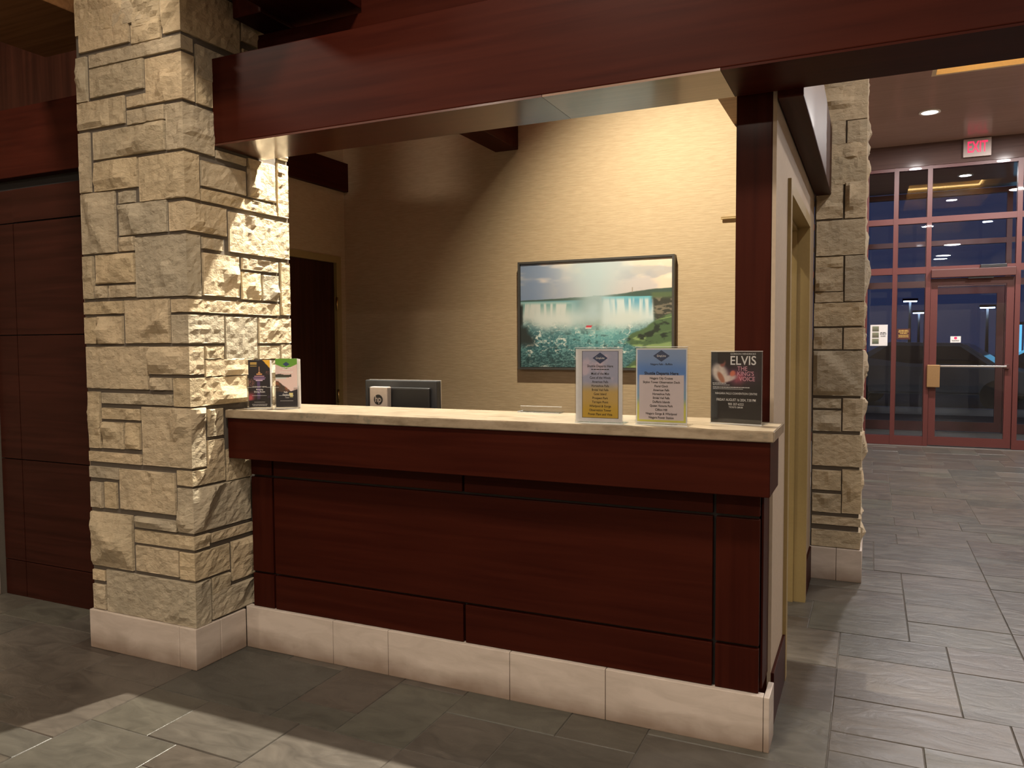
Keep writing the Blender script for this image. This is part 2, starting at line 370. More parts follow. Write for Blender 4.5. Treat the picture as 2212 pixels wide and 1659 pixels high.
def lettering(lines, mt, parent, name='lettering', rot=None, extrude=0.0002):
    """lines: (text, x, z, size, align, bold, xscale[, y]) in the parent's XZ plane; all lines become one mesh part"""
    V, Fc = [], []
    for ln in lines:
        body, x, z, size, al, bold, xs = ln[:7]
        yy = ln[7] if len(ln) > 7 else 0.0
        cu = bpy.data.curves.new('t', 'FONT'); cu.body = body; cu.size = size; cu.align_x = al; cu.align_y = 'CENTER'
        cu.offset = bold * size; cu.resolution_u = 3; cu.extrude = 0
        ob = bpy.data.objects.new('t', cu); COL.objects.link(ob)
        bpy.context.view_layer.update()
        dg = bpy.context.evaluated_depsgraph_get()
        me = bpy.data.meshes.new_from_object(ob.evaluated_get(dg))
        n = len(V)
        V += [(x + p.co.x * xs, yy, z + p.co.y) for p in me.vertices]
        Fc += [tuple(i + n for i in p.vertices) for p in me.polygons]
        bpy.data.objects.remove(ob); bpy.data.curves.remove(cu); bpy.data.meshes.remove(me)
    me = bpy.data.meshes.new(name); me.from_pydata(V, [], Fc); me.update()
    bm = bmesh.new(); bm.from_mesh(me)
    for f in bm.faces:
        if f.normal.y > 0: f.normal_flip()
    bm.to_mesh(me); bm.free()
    return tag(link(name, me, mt, parent), kind='stuff')

def fine_print(rows, mt, parent):
    """print too small to read in the photograph, as broken strokes: (centre x, z, width, height, y)"""
    r = random.Random(17); V, Fc = [], []
    for xc, z, wd_, h, y in rows:
        x = xc - wd_ / 2
        while x < xc + wd_ / 2:
            e = min(x + h * r.uniform(1.2, 4.0), xc + wd_ / 2); n = len(V)
            V += [(x, y, z - h / 2), (e, y, z - h / 2), (e, y, z + h / 2), (x, y, z + h / 2)]; Fc.append((n, n + 1, n + 2, n + 3)); x = e + h * .5
    me = bpy.data.meshes.new('fine_print'); me.from_pydata(V, [], Fc); me.update()
    return tag(link('fine_print', me, mt, parent), kind='stuff')

# ================================================================== THE SETTING
FLX0, FLX1, FLY0, FLY1 = -7.0, 3.4, -4.6, 12.06
floor = box('floor', FLX0, FLX1, FLY0, 14.2, -0.12, -0.0035, M['grout']); tag(floor, kind='structure')

# --- slate flags, laid in random ashlar on a 15 cm grid, each one a slab with chamfered edges
MOD = 0.153
def flagstones():
    r = random.Random(11)
    nx, ny = int((FLX1 - FLX0) / MOD), int((FLY1 - FLY0) / MOD)
    occ = np.zeros((ny, nx), bool); out = []
    sizes = [(3, 2), (4, 2), (2, 2), (3, 3), (4, 3), (2, 1), (3, 2), (4, 2), (2, 3)]
    for j in range(ny):
        for i in range(nx):
            if occ[j, i]: continue
            r.shuffle(sizes); done = False
            for a, b in sizes + [(2, 1), (1, 2), (1, 1)]:
                if i + a <= nx and j + b <= ny and not occ[j:j + b, i:i + a].any():
                    # avoid leaving one-module slots to the right
                    if i + a < nx - 1 and occ[j, min(nx - 1, i + a + 1)] and not occ[j, i + a] and a > 1 and (a, b) != (1, 1): continue
                    occ[j:j + b, i:i + a] = True; out.append((i, j, a, b)); done = True; break
            if not done: occ[j, i] = True; out.append((i, j, 1, 1))
    return [(FLX0 + i * MOD, FLY0 + j * MOD, FLX0 + (i + a) * MOD, FLY0 + (j + b) * MOD) for i, j, a, b in out]
def flag_geo(x0, y0, x1, y1, r):
    g = 0.0014; c = 0.0025; dz = r.uniform(-0.0012, 0.0012); t = [dz + r.uniform(-0.0006, 0.0006) for _ in range(4)]
    x0 += g; y0 += g; x1 -= g; y1 -= g
    V = [(x0, y0, -0.0036), (x1, y0, -0.0036), (x1, y1, -0.0036), (x0, y1, -0.0036),
         (x0, y0, -0.0026), (x1, y0, -0.0026), (x1, y1, -0.0026), (x0, y1, -0.0026),
         (x0 + c, y0 + c, t[0]), (x1 - c, y0 + c, t[1]), (x1 - c, y1 - c, t[2]), (x0 + c, y1 - c, t[3])]
    Fc = [(8, 9, 10, 11)]
    for k in range(4):
        n = (k + 1) % 4
        Fc += [(k, n, 4 + n, 4 + k), (4 + k, 4 + n, 8 + n, 8 + k)]
    return V, Fc
BLOCKED = [(-3.37, -2.69, 2.48, 3.16), (-4.56, -3.38, 2.84, 12.1), (-3.7, -0.32, 2.80, 5.0), (-7, -0.33, 5.0, 12.1), (-7, -4.56, 2.84, 12.1)]
flags = []
for q in flagstones():
    if any(q[0] >= b[0] and q[2] <= b[1] and q[1] >= b[2] and q[3] <= b[3] for b in BLOCKED): continue
    area = 0.0
    cs = [proj((x, y, 0)) for x, y in ((q[0], q[1]), (q[2], q[1]), (q[2], q[3]), (q[0], q[3]))]
    if all(c is not None for c in cs):
        xs = [c[0] for c in cs]; ys = [c[1] for c in cs]
        if max(xs) > 0 and min(xs) < 2212 and max(ys) > 0 and min(ys) < 1659:
            area = (max(xs) - min(xs)) * (max(ys) - min(ys))
    flags.append((area, q))
flags.sort(key=lambda t: -t[0])
rr = random.Random(3); V, Fc = [], []
for k, (area, q) in enumerate(flags):
    v, f = flag_geo(*q, rr)
    if k < 290 and area > 0: py('flagstone', v, f, M['slate'], floor)
    else:
        n = len(V); V += v; Fc += [tuple(i + n for i in t) for t in f]
o = py('paving', V, Fc, M['slate'], floor); tag(o, kind='stuff')

# --- ceiling over lobby and hall with the lit cove opening
CV = (0.55, 1.92, 6.2, 9.05)
ceil = boxes('ceiling', [((FLX0, FLY0, CEIL), (FLX1, CV[2] - .04, CEIL + .1)), ((FLX0, CV[3] + .04, CEIL), (FLX1, 12.2, CEIL + .1)),
                         ((FLX0, CV[2] - .04, CEIL), (CV[0] - .04, CV[3] + .04, CEIL + .1)), ((CV[1] + .04, CV[2] - .04, CEIL), (FLX1, CV[3] + .04, CEIL + .1))], M['hall_ceiling']); tag(ceil, kind='structure')
t_ = 0.04
cove = boxes('trim_1', [((CV[0] - t_, CV[2] - t_, CEIL), (CV[0], CV[3] + t_, CEIL + .5)), ((CV[1], CV[2] - t_, CEIL), (CV[1] + t_, CV[3] + t_, CEIL + .5)),
                        ((CV[0], CV[2] - t_, CEIL), (CV[1], CV[2], CEIL + .5)), ((CV[0], CV[3], CEIL), (CV[1], CV[3] + t_, CEIL + .5)),
                        ((CV[0] - t_, CV[2] - t_, CEIL + .5), (CV[1] + t_, CV[3] + t_, CEIL + .54))], M['cove']); tag(cove, 'lit plaster ceiling cove in the hall', kind='structure')
for a, b in (((CV[0] + .02, CV[3] - .05, CEIL + .40), (CV[1] - .02, CV[3] - .03, CEIL + .43)), ((CV[0] + .02, CV[2] + .03, CEIL + .40), (CV[1] - .02, CV[2] + .05, CEIL + .43)),
             ((CV[0] + .02, CV[2] + .06, CEIL + .40), (CV[0] + .04, CV[3] - .06, CEIL + .43)), ((CV[1] - .04, CV[2] + .06, CEIL + .40), (CV[1] - .02, CV[3] - .06, CEIL + .43))):
    boxes('light_tape', [(a, b)], M['tape'], cove)

# --- outer walls of the lobby (behind the camera and to the sides)
tag(box('wall_front', FLX0, FLX1, FLY0 - .1, FLY0, 0, CEIL, M['plaster']), kind='structure')
tag(box('wall_right', FLX1, FLX1 + .1, FLY0, 12.2, 0, CEIL, M['plaster']), kind='structure')
tag(box('wall_left', FLX0 - .1, FLX0, FLY0, 2.83, 0, CEIL, M['plaster']), kind='structure')

# --- service booth shell
BZ = 3.72; BY = 4.95; WX = -0.322; WI = -0.465; PY0 = 3.0; LX = -3.70
tag(box('wall_back', LX - .1, WX, BY, BY + .08, 0, CEIL, M['wallpaper']), kind='structure')
bw = boxes('wall_booth_left', [((LX - .1, 2.86, 0), (LX, 3.93, CEIL)), ((LX - .1, 4.855, 0), (LX, BY, CEIL)), ((LX - .1, 3.93, 2.085), (LX, 4.855, CEIL))], M['wallpaper']); tag(bw, kind='structure')
OY0, OY1, OZ = 3.47, 4.53, 2.07
bw = boxes('wall_booth_right', [((WI, PY0 + .09, 0), (WX, OY0, 2.31)), ((-.336, PY0, 0), (WX, PY0 + .09, CEIL)), ((WI, OY1, 0), (WX, BY, 2.31)), ((WI, OY0, OZ), (WX, OY1, 2.31)), ((WI, PY0 + .09, 2.31), (WX, BY, CEIL))], M['plaster']); tag(bw, kind='structure')
tag(box('ceiling_booth', LX, WI, 3.346, BY, BZ, BZ + .06, M['brown_soffit']), kind='structure')
# header moulding over the dark door
tag(box('trim_2', LX, LX + .045, 3.2, BY, 2.606, 2.82, M['wood_y'], bevel=.004), 'mahogany header moulding above the dark booth door', kind='structure')
# dark wooden door in the booth's side wall
d2 = thing('door_1', (LX, 4.39, 0), kind='structure', label='dark wooden door in a tan metal frame inside the booth')
box('door_leaf', LX - .06, LX - .015, 3.955, 4.83, 0.01, 2.06, M['door_wood'], d2)
boxes('door_frame', [((LX - .07, 3.905, 0), (LX + .012, 3.955, 2.11)), ((LX - .07, 4.83, 0), (LX + .012, 4.885, 2.11)), ((LX - .07, 3.955, 2.06), (LX + .012, 4.83, 2.11))], M['gold_frame'], d2)
for z in (0.35, 1.05, 1.75): lathe('hinge', [(.008, -.05), (.008, .05)], (LX + .012, 4.828, z), M['brass'], d2, 10)
# open doorway in the booth's hall side: pressed-metal frame with a stop
d3 = thing('door_2', (WX, 4.0, 0), kind='structure', label='empty doorway with an olive-gold metal frame in the booth side wall')
CW = 0.045
boxes('door_casing', [((WX, OY0 - CW, 0), (WX + .014, OY0, OZ + CW)), ((WX, OY1, 0), (WX + .014, OY1 + CW, OZ + CW)), ((WX, OY0, OZ), (WX + .014, OY1, OZ + CW))], M['gold_frame'], d3)
boxes('door_jamb', [((WI - .01, OY0, 0), (WX + .014, OY0 + .012, OZ)), ((WI - .01, OY1 - .012, 0), (WX + .014, OY1, OZ)), ((WI - .01, OY0, OZ - .012), (WX + .014, OY1, OZ))], M['gold_frame'], d3)
boxes('door_stop', [((WI - .01, OY0 + .012, 0), (WX - .05, OY0 + .028, OZ - .012)), ((WI - .01, OY1 - .028, 0), (WX - .05, OY1 - .012, OZ - .012)), ((WI - .01, OY0 + .012, OZ - .028), (WX - .05, OY1 - .012, OZ - .012))], M['gold_frame'], d3)
# mahogany baseboards on the booth's hall side
tag(box('baseboard_right', WX, WX + .012, PY0, OY0 - CW, 0, 0.20, M['wood_y'], bevel=.002), kind='structure')
tag(box('baseboard_back', WX, WX + .012, OY1 + CW, 5.0, 0, 0.20, M['wood_y'], bevel=.002), kind='structure')

# --- timber beams
def beam(name, x0, x1, y0, y1, z0, z1, m_, label):
    o = box(name, x0, x1, y0, y1, z0, z1, m_, bevel=.006); tag(o, label, 'beam'); return o
lb = thing('timber_beam', (0.35, 2.81, 2.335), 'long mahogany beam spanning over the reception desk', 'beam')
box('beam_body', -2.70, FLX1, 2.66, 2.965, 2.3435, 2.72, M['wood_x'], lb, bevel=.004)
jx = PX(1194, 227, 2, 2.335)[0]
for a_, b_, m_ in ((-2.70, jx, 'lacquer_red'), (jx, -.465, 'soffit_reflect'), (-.465, FLX1, 'wood_x')):
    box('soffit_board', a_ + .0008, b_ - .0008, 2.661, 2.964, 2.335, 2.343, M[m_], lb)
beam('timber_beam', -0.318, -0.229, 2.966, 5.03, 2.31, 2.70, M['wood_y'], 'mahogany beam above the empty gold-framed doorway')
beam('timber_beam', -2.40, -2.225, 3.82, 4.949, 2.772, 3.0, M['wood_y'], 'short beam end jutting from the back wall above the waterfall picture')
beam('timber_beam', -0.785, -0.60, 2.966, 4.949, 2.77, 3.0, M['brown_soffit'], 'pale lit beam inside the booth against the hall side')
beam('timber_beam', -2.655, -2.49, 2.75, 3.32, 2.92, 3.25, M['wood_y'], 'beam end lying against the stone column above the long beam')
beam('timber_beam', -2.485, -2.09, 2.2, 3.32, 2.935, 3.25, M['wood_y'], 'broad rough-faced beam crossing above the long mahogany beam')
tag(box('wall_light_screen', -2.70, WI, 3.325, 3.345, 2.965, CEIL, M['wood_x']), kind='structure')  # added screen above the long beam, keeps lobby light off the back wall
beam('timber_beam', -4.08, -3.42, 0.6, 2.845, 3.0, 3.3, M['brown_soffit'], 'brown knotty soffit timber beside the top of the stone column')
beam('timber_beam', -5.35, -3.37, 2.79, 3.10, 2.372, 2.745, M['wood_x'], 'mahogany beam over the dark wall panels')
tag(boxes('trim_3', [((-2.69, 2.945, 2.721), (-2.088, 2.964, 2.918)), ((-2.088, 2.945, 2.721), (WI, 2.964, 3.35))], M['wood_x']), 'added mahogany board on the long beam closing off lobby light', kind='structure')  # added to close the gap over the beam against lobby light
# post at the hall end of the counter
post = thing('timber_post', (-0.40, PY0 + .045, 0), 'square mahogany post standing behind the counter end under the long beam', 'post')
box('shaft', WI, -.337, PY0 + .001, PY0 + .089, 0, 2.9, M['wood_z'], post, bevel=.003)

# --- dark panelled wall left of the stone column
pw = thing('wall_panelled', (-3.97, 2.85, 0), kind='structure', label='dark mahogany panelled wall beside the stone column')
box('backing', -4.57, -3.37, 2.848, 2.90, 0, 2.372, M['ink'], pw)
zs = [(0.0, .204), (.209, .793), (.799, 1.501), (1.507, 2.128), (2.136, 2.318)]
for z0, z1 in zs:
    box('panel', -4.385, -3.37, 2.83, 2.848, z0, z1, M['panel_wood'], pw, bevel=.0015)
    box('panel', -4.57, -4.39, 2.83 if z1 < 2.13 else 2.836, 2.848, z0, z1, M['panel_wood'], pw, bevel=.0015)
tag(boxes('wall_upper_left', [((FLX0, 3.1, 2.3), (LX - .1, 3.2, CEIL))], M['door_wood']), kind='structure')
tag(box('wall_side_left', FLX0, -4.57, 2.92, 3.0, 0, 2.372, M['panel_wood']), kind='structure')

# ================================================================== STONE COLUMNS
def rock(path, s0, s1, z0, z1, seed, depth=0.05, parent=None, arris=None, cell=0.02, name='stone'):
    """one split-faced block laid along a plan path; path(s) -> (x, y, nx, ny); arris: s of a vertical outer corner"""
    r = random.Random(seed)
    W_, H_ = s1 - s0, z1 - z0
    def ticks(a, b, extra=None):
        e = min(.006, (b - a) * .06); n = max(3, int((b - a - 2 * e) / cell))
        t = [a, a + .0015] + [a + e + (b - a - 2 * e) * k / n for k in range(n + 1)] + [b - .0015, b]
        if extra is not None:
            k = min(range(2, len(t) - 2), key=lambda i: abs(t[i] - extra)); t[k] = extra
        return t
    ss = ticks(s0, s1, arris); zz = ticks(z0, z1)
    hb = depth * min(1.0, 0.45 + min(W_, H_) / 0.30) * r.uniform(0.75, 1.1)
    planes = []
    for k in range(r.randint(4, 6)):
        an = r.uniform(0, 2 * math.pi); sl = r.uniform(0.12, 0.75)
        cx, cz = r.uniform(s0 + .25 * W_, s1 - .25 * W_), r.uniform(z0 + .25 * H_, z1 - .25 * H_)
        planes.append((math.cos(an) * sl, math.sin(an) * sl, cx, cz, hb * r.uniform(.6, 1.15)))
    # the usual undercut towards the lower edge
    planes.append((r.uniform(-.1, .1), r.uniform(.5, .9), (s0 + s1) / 2, z0 + H_ * r.uniform(.12, .38), hb * r.uniform(.7, 1.0)))
    sd = seed * 3.17
    mar = r.uniform(.010, .017)
    V = []
    for i, s in enumerate(ss):
        x, y, nx, ny = path(s)
        for j, z in enumerate(zz):
            de = min(s - s0, s1 - s, z - z0, z1 - z)
            if de < 1e-6: h = -.022
            else:
                wx = .012 * mnoise.noise(Vector((s * 14, z * 14, sd))); wz = .012 * mnoise.noise(Vector((s * 14, z * 14, sd + 9)))
                h = min(a * (s + wx - cx) + b * (z + wz - cz) + c for a, b, cx, cz, c in planes)
                h = max(h, .011)
                h = min(h, mar + 1.5 * de)
                if arris is not None: h = min(h, .015 + .55 * abs(s - arris))
                if de > .003:
                    h += .0055 * mnoise.noise(Vector((s * 30, z * 38, sd + 4))) + .0035 * mnoise.noise(Vector((s * 75, z * 90, sd + 2)))
                h = max(h, .008)
                if arris is not None and abs(s - arris) < 1e-6: h = .012 + .002 * mnoise.noise(Vector((0, z * 30, sd)))
            V.append((x + nx * h, y + ny * h, z))
    nz = len(zz)
    Fc = [(i * nz + j, (i + 1) * nz + j, (i + 1) * nz + j + 1, i * nz + j + 1) for i in range(len(ss) - 1) for j in range(nz - 1)]
    return py(name, V, Fc, M['stone'], parent)
def corner_path(xc, yc):
    """s<0 along the -Y face (towards -X), s>0 along the +X face (towards +Y)"""
    def p(s):
        if abs(s) < 1e-9: return xc, yc, 1.0, -1.0
        return (xc + s, yc, 0.0, -1.0) if s < 0 else (xc, yc + s, 1.0, 0.0)
    return p
def plane_path(kind, const):
    if kind == 'front': return lambda s: (s, const, 0.0, -1.0)
    if kind == 'right': return lambda s: (const, s, 1.0, 0.0)
    if kind == 'left': return lambda s: (const, -s, -1.0, 0.0)
def courses(path, s0, s1, z0, z1, seed, parent, depth=.035, cell=.025):
    r = random.Random(seed); z = z0; k = 0
    while z < z1 - .03:
        h = min(r.choice([.09, .13, .18, .24]), z1 - z)
        if z1 - z - h < .05: h = z1 - z
        s = s0
        while s < s1 - .01:
            wd = min(r.uniform(.16, .42), s1 - s)
            if s1 - s - wd < .09: wd = s1 - s
            if h > .17 and wd < .3 and r.random() < .35:
                rock(path, s + .005, s + wd - .005, z + .005, z + h / 2 - .004, seed * 100 + k, depth, parent, cell=cell); k += 1
                rock(path, s + .005, s + wd - .005, z + h / 2 + .004, z + h - .005, seed * 100 + k, depth, parent, cell=cell); k += 1
            else:
                rock(path, s + .005, s + wd - .005, z + .005, z + h - .005, seed * 100 + k, depth, parent, cell=cell); k += 1
            s += wd
        z += h
FX0, FXC, FYF, FYB = -3.365, -2.705, 2.497, 3.15      # mortar faces of the main column
sc = thing('stone_column', (-3.03, 2.81, 0), 'split sandstone column standing at the brochure end of the reception desk', 'column')
box('core', FX0, FXC, FYF, FYB, 0.0, CEIL, M['mortar'], sc)
c1 = lambda x, y: (x / 3.16, y / 3.16)
c2 = lambda x, y: (100 + x / 3.687, 480 + y / 3.687)
c3 = lambda x, y: (100 + x / 2.91, 900 + y / 2.91)
FRONT = [  # crop transform, top-left, bottom-right as seen in the photograph
    (c1, (520, -190), (878, 285)), (c1, (890, -90), (1095, 142)), (c1, (890, 172), (1095, 258)), (c1, (515, 400), (596, 692)), (c1, (608, 475), (978, 600)),
    (c1, (520, 712), (850, 840)), (c1, (862, 660), (995, 716)), (c1, (865, 755), (1120, 812)), (c1, (632, 905), (1128, 1022)), (c1, (528, 915), (620, 1312)),
    (c1, (638, 1112), (938, 1275)), (c1, (808, 1310), (920, 1380)), (c1, (808, 1398), (1140, 1582)), (c2, (575, 120), (700, 226)), (c2, (282, 275), (382, 612)),
    (c2, (390, 264), (705, 478)), (c2, (393, 508), (490, 604)), (c2, (500, 504), (712, 594)), (c2, (295, 636), (612, 728)), (c2, (622, 620), (986, 964)),
    (c2, (300, 757), (403, 970)), (c2, (413, 750), (612, 970)), (c2, (315, 990), (815, 1336)), (c2, (838, 1236), (1006, 1342)), (c2, (440, 1356), (1006, 1465)),
    (c2, (443, 1476), (750, 1582)), (c3, (352, 30), (490, 207)), (c3, (497, 36), (592, 210)), (c3, (268, 214), (596, 306)), (c3, (270, 308), (458, 398)),
    (c3, (275, 406), (356, 576)), (c3, (364, 408), (446, 582)), (c3, (458, 326), (815, 622)), (c3, (282, 590), (550, 972)), (c3, (558, 624), (823, 728)),
    (c3, (562, 806), (836, 1012)), (c3, (290, 955), (372, 1036)), (c3, (293, 1045), (378, 1217))]
fp = plane_path('front', FYF); rp = plane_path('right', FXC); cp_ = corner_path(FXC, FYF)
YF, XR = 2.488, -2.697
k = 0
for f, a, b in FRONT:
    p, q = PX(*f(*a), 1, YF), PX(*f(*b), 1, YF)
    rock(fp, max(p[0], FX0 + .003), min(q[0], FXC - .02), q[2], p[2], 1000 + k, .054, sc, cell=.018); k += 1
# two tall blocks that run across a crop boundary
for a, b in (((173.5, 421), (251, 545)), ((189, 845), (219, 969))):
    p, q = PX(*a, 1, YF), PX(*b, 1, YF); rock(fp, max(p[0], FX0 + .003), q[0], q[2], p[2], 1000 + k, .054, sc, cell=.018); k += 1
QUOIN = [  # front-left pixel x, corner (x, top y, bottom y), right-hand pixel (x, y)
    (c1, 1105, (1208, -170, 210), (1636, 300)), (c1, 602, (1203, 236, 335), (1315, 330)), (c1, 990, (1222, 350, 672), (1325, 550)), (c1, 1132, (1238, 692, 1012), (1460, 900)),
    (c1, 948, (1245, 1028, 1346), (1360, 1200)), (c1, 1153, (1252, 1368, 1572), (1545, 1500)), (c2, 712, (1110, 86, 586), (1230, 350)), (c2, 994, (1118, 606, 716), (1855, 690)),
    (c2, 998, (1124, 732, 966), (1415, 860)), (c2, 815, (1128, 988, 1217), (1255, 1100)), (c2, 1014, (1132, 1242, 1474), (1600, 1350)),
    (c3, 822, (918, 344, 442), (1125, 370)), (c3, 828, (920, 456, 738), (1285, 520)), (c3, 558, (922, 756, 842), (1025, 770)), (c3, 840, (928, 862, 1036), (1152, 890)),
    (c3, 386, (938, 1052, 1332), (1036, 1160))]
for f, xl, (xc, yt, yb), (xr, yr) in QUOIN:
    zt, zb = PX(*f(xc, yt), 1, YF)[2], PX(*f(xc, yb), 1, YF)[2]
    s0 = PX(*f(xl, (yt + yb) / 2), 1, YF)[0] - FXC; s1 = PX(*f(xr, yr), 0, XR)[1] - FYF
    rock(cp_, s0, s1, zb, zt, 2000 + k, .041, sc, arris=0.0, cell=.018); k += 1
zt, zb = PX(*c2(1110, 1482), 1, YF)[2], PX(*c3(912, 330), 1, YF)[2]
rock(cp_, PX(*c3(604, 150), 1, YF)[0] - FXC, PX(*c3(1002, 150), 0, XR)[1] - FYF, zb, zt, 2999, .041, sc, arris=0.0, cell=.018)
RIGHT = [
    (c1, (1645, 100), (1868, 385)), (c1, (1650, 328), (1868, 505)), (c1, (1885, 250), (1952, 420)), (c1, (1332, 295), (1640, 640)), (c1, (1338, 505), (1452, 742)),
    (c1, (1475, 1022), (1680, 1136)), (c1, (1690, 1075), (1880, 1385)), (c1, (1900, 1020), (1972, 1108)), (c1, (1888, 1112), (1977, 1494)), (c1, (1370, 1090), (1680, 1338)),
    (c1, (1370, 1284), (1890, 1478)), (c2, (1240, 113), (1410, 232)), (c2, (1244, 238), (1540, 602)), (c2, (1558, 282), (1847, 408)), (c2, (1556, 392), (1710, 624)),
    (c2, (1720, 416), (1852, 634)), (c2, (1864, 318), (1962, 744)), (c2, (1424, 748), (1682, 1088)), (c2, (1690, 758), (1964, 964)), (c2, (1264, 984), (1416, 1088)),
    (c2, (1694, 984), (1858, 1088)), (c2, (1868, 974), (1968, 1088)), (c2, (1264, 1094), (1655, 1212)), (c2, (1668, 1100), (1968, 1228)), (c2, (1612, 1242), (1968, 1465)),
    (c3, (1013, 150), (1122, 316)), (c3, (1132, 206), (1292, 372)), (c3, (1034, 733), (1296, 716)), (c3, (1164, 786), (1312, 982)), (c3, (1041, 1014), (1154, 1078)), (c3, (1044, 1106), (1308, 1168))]
for f, a, b in RIGHT:
    p, q = PX(*f(*a), 0, XR), PX(*f(*b), 0, XR)
    rock(rp, max(p[1], FYF + .03), min(q[1], FYB - .003), q[2], p[2], 3000 + k, .038, sc, cell=.018); k += 1
for a, b in (((494, 456), (627, 562)), ((448.5, 884), (483, 939.5))):
    p, q = PX(*a, 0, XR), PX(*b, 0, XR); rock(rp, p[1], min(q[1], FYB - .003), q[2], p[2], 3000 + k, .038, sc, cell=.018); k += 1
# masonry above the picture's top edge and on the hidden flank
courses(fp, FX0 + .003, FXC - .004, 2.86, 3.75, 41, sc); courses(rp, FYF + .004, FYB - .003, 3.02, 3.75, 42, sc)
courses(plane_path('left', FX0), -2.825, -FYF - .004, 0.205, 2.36, 43, sc)
# limestone base blocks round the column foot
BT = 0.185
box('base_block', -3.376, -2.79, 2.474, FYF, 0, BT, M['plinth'], sc, bevel=.004)
box('base_block', -2.7885, -2.688, 2.474, 2.62, 0, BT, M['plinth'], sc, bevel=.004)
box('base_block', -2.705, -2.688, 2.6215, 2.78, 0, BT, M['plinth'], sc, bevel=.004)
box('base_block', -3.376, FX0, 2.4985, 2.826, 0, BT, M['plinth'], sc, bevel=.004)

# second column behind the booth, beside the hall
PXL, PXR, PYF = -0.32, -0.052, 5.045
pc = thing('stone_column', (-0.18, 5.36, 0), 'narrow split sandstone pier at the hall end of the booth wall', 'column')
box('core', PXL, PXR, PYF, 5.70, 0, CEIL, M['mortar'], pc)
c5 = lambda x, y: (1560 + x / 2.765, 100 + y / 2.765)
c6 = lambda x, y: (1620 + x / 2.37, 600 + y / 2.37)
PIER = [(c5, (560, 190), (852, 430)), (c5, (560, 455), (738, 582)), (c5, (748, 446), (848, 578)), (c5, (560, 596), (842, 658)), (c5, (560, 670), (840, 816)), (c5, (563, 832), (722, 1026)),
        (c5, (735, 812), (850, 1022)), (c5, (563, 1046), (838, 1242)), (c5, (558, 1260), (724, 1320)), (c5, (556, 1326), (722, 1462)), (c5, (734, 1250), (842, 1522)), (c5, (554, 1470), (724, 1528)),
        (c6, (328, 130), (577, 247)), (c6, (326, 258), (472, 367)), (c6, (480, 255), (572, 367)), (c6, (324, 373), (568, 607)), (c6, (322, 616), (467, 670)), (c6, (322, 676), (467, 788)),
        (c6, (475, 616), (564, 788)), (c6, (320, 796), (560, 972)), (c6, (318, 980), (466, 1092)), (c6, (318, 1099), (466, 1207)), (c6, (472, 980), (560, 1212)), (c6, (316, 1213), (556, 1277)), (c6, (314, 1283), (556, 1392))]
pcp = corner_path(PXR, PYF); pfp = plane_path('front', PYF); prp = plane_path('right', PXR)
k = 0; rq = random.Random(5)
for f, a, b in PIER:
    p, q = PX(*f(*a), 1, PYF - .008), PX(*f(*b), 1, PYF - .008)
    if q[0] > -0.12:
        ln = rq.choice([.14, .22, .30])
        rock(pcp, p[0] - PXR, ln - .006, q[2], p[2], 5000 + k, .048, pc, arris=0.0, cell=.02)
        rock(prp, PYF + ln + .006, 5.695, q[2], p[2], 5500 + k, .055, pc, cell=.03)
    else: rock(pfp, max(p[0], PXL + .002), q[0], q[2], p[2], 5000 + k, .048, pc, cell=.02)
    k += 1
courses(pfp, PXL + .003, PXR - .003, 2.93, 3.9, 51, pc); courses(prp, PYF + .003, 5.69, 2.93, 3.9, 52, pc)
box('base_block', PXL, -0.172, 5.018, PYF, 0, .195, M['plinth'], pc, bevel=.003)
box('base_block', -0.170, PXR + .022, 5.018, 5.25, 0, .195, M['plinth'], pc, bevel=.003)
box('base_block', PXR, PXR + .022, 5.252, 5.70, 0, .195, M['plinth'], pc, bevel=.003)

# third column, only its edge shows beyond the dark panels
tc_ = thing('stone_column', (-4.9, 2.95, 0), 'sandstone pier at the far end of the dark wall panels', 'column')
box('core', -5.25, -4.582, 2.80, 2.915, 0, 2.371, M['mortar'], tc_)
courses(plane_path('front', 2.80), -5.24, -4.586, .20, 2.36, 61, tc_)
box('base_block', -5.25, -4.578, 2.785, 2.80, 0, .195, M['plinth'], tc_, bevel=.003)

# ================================================================== RECEPTION DESK
DX1 = -0.342
desk = thing('reception_desk', (-1.5, 2.95, 0), 'mahogany panelled reception desk on a pale stone plinth', 'reception desk')
box('carcass', -2.655, DX1 - .006, 2.822, 2.86, 0.195, 0.92, M['black'], desk)
vg = .0055
xs = [(-2.655, -2.531), (-2.520, -0.504), (-0.493, DX1)]
rows = [(0.200, 0.358), (0.369, 0.820), (0.831, 0.919)]
for j, (z0, z1) in enumerate(rows):
    for i, (x0, x1) in enumerate(xs):
        parts = [(x0, x1)] if not (i == 1 and j != 1) else [(x0, -1.5225), (-1.5115, x1)]
        for a, b in parts: box('front_panel', a, b, 2.80, 2.824, z0, z1, M['wood_x'] if i == 1 else M['wood_z'], desk, bevel=.0025)
box('end_panel', DX1 + .001, -.333, 2.835, 2.998, 0.205, 1.10, M['wood_z'], desk, bevel=.002)
prism('fascia', [(-2.685, 2.690), (-.298, 2.690), (-.298, 2.945), (-.332, 2.945), (-.332, 2.776), (-2.685, 2.776)], .921, 1.1075, M['wood_x'], desk, bevel=.002)
px_ = [-2.690, -2.181, -1.886, -1.303, -0.900, -0.322]
for a, b in zip(px_[:-1], px_[1:]): box('plinth_block', a + .001, b - .001, 2.783, 2.822, 0, .198, M['plinth'], desk, bevel=.003)
box('plinth_block', -0.3215, -0.302, 2.783, 2.925, 0, .198, M['plinth'], desk, bevel=.003)
box('modesty_panel', -2.64, -0.47, 2.862, 2.88, .2, 1.106, M['wood_x'], desk)
wd = thing('work_desk', (-1.55, 3.28, 0), 'low mahogany work table behind the reception counter carrying the monitor', 'desk')
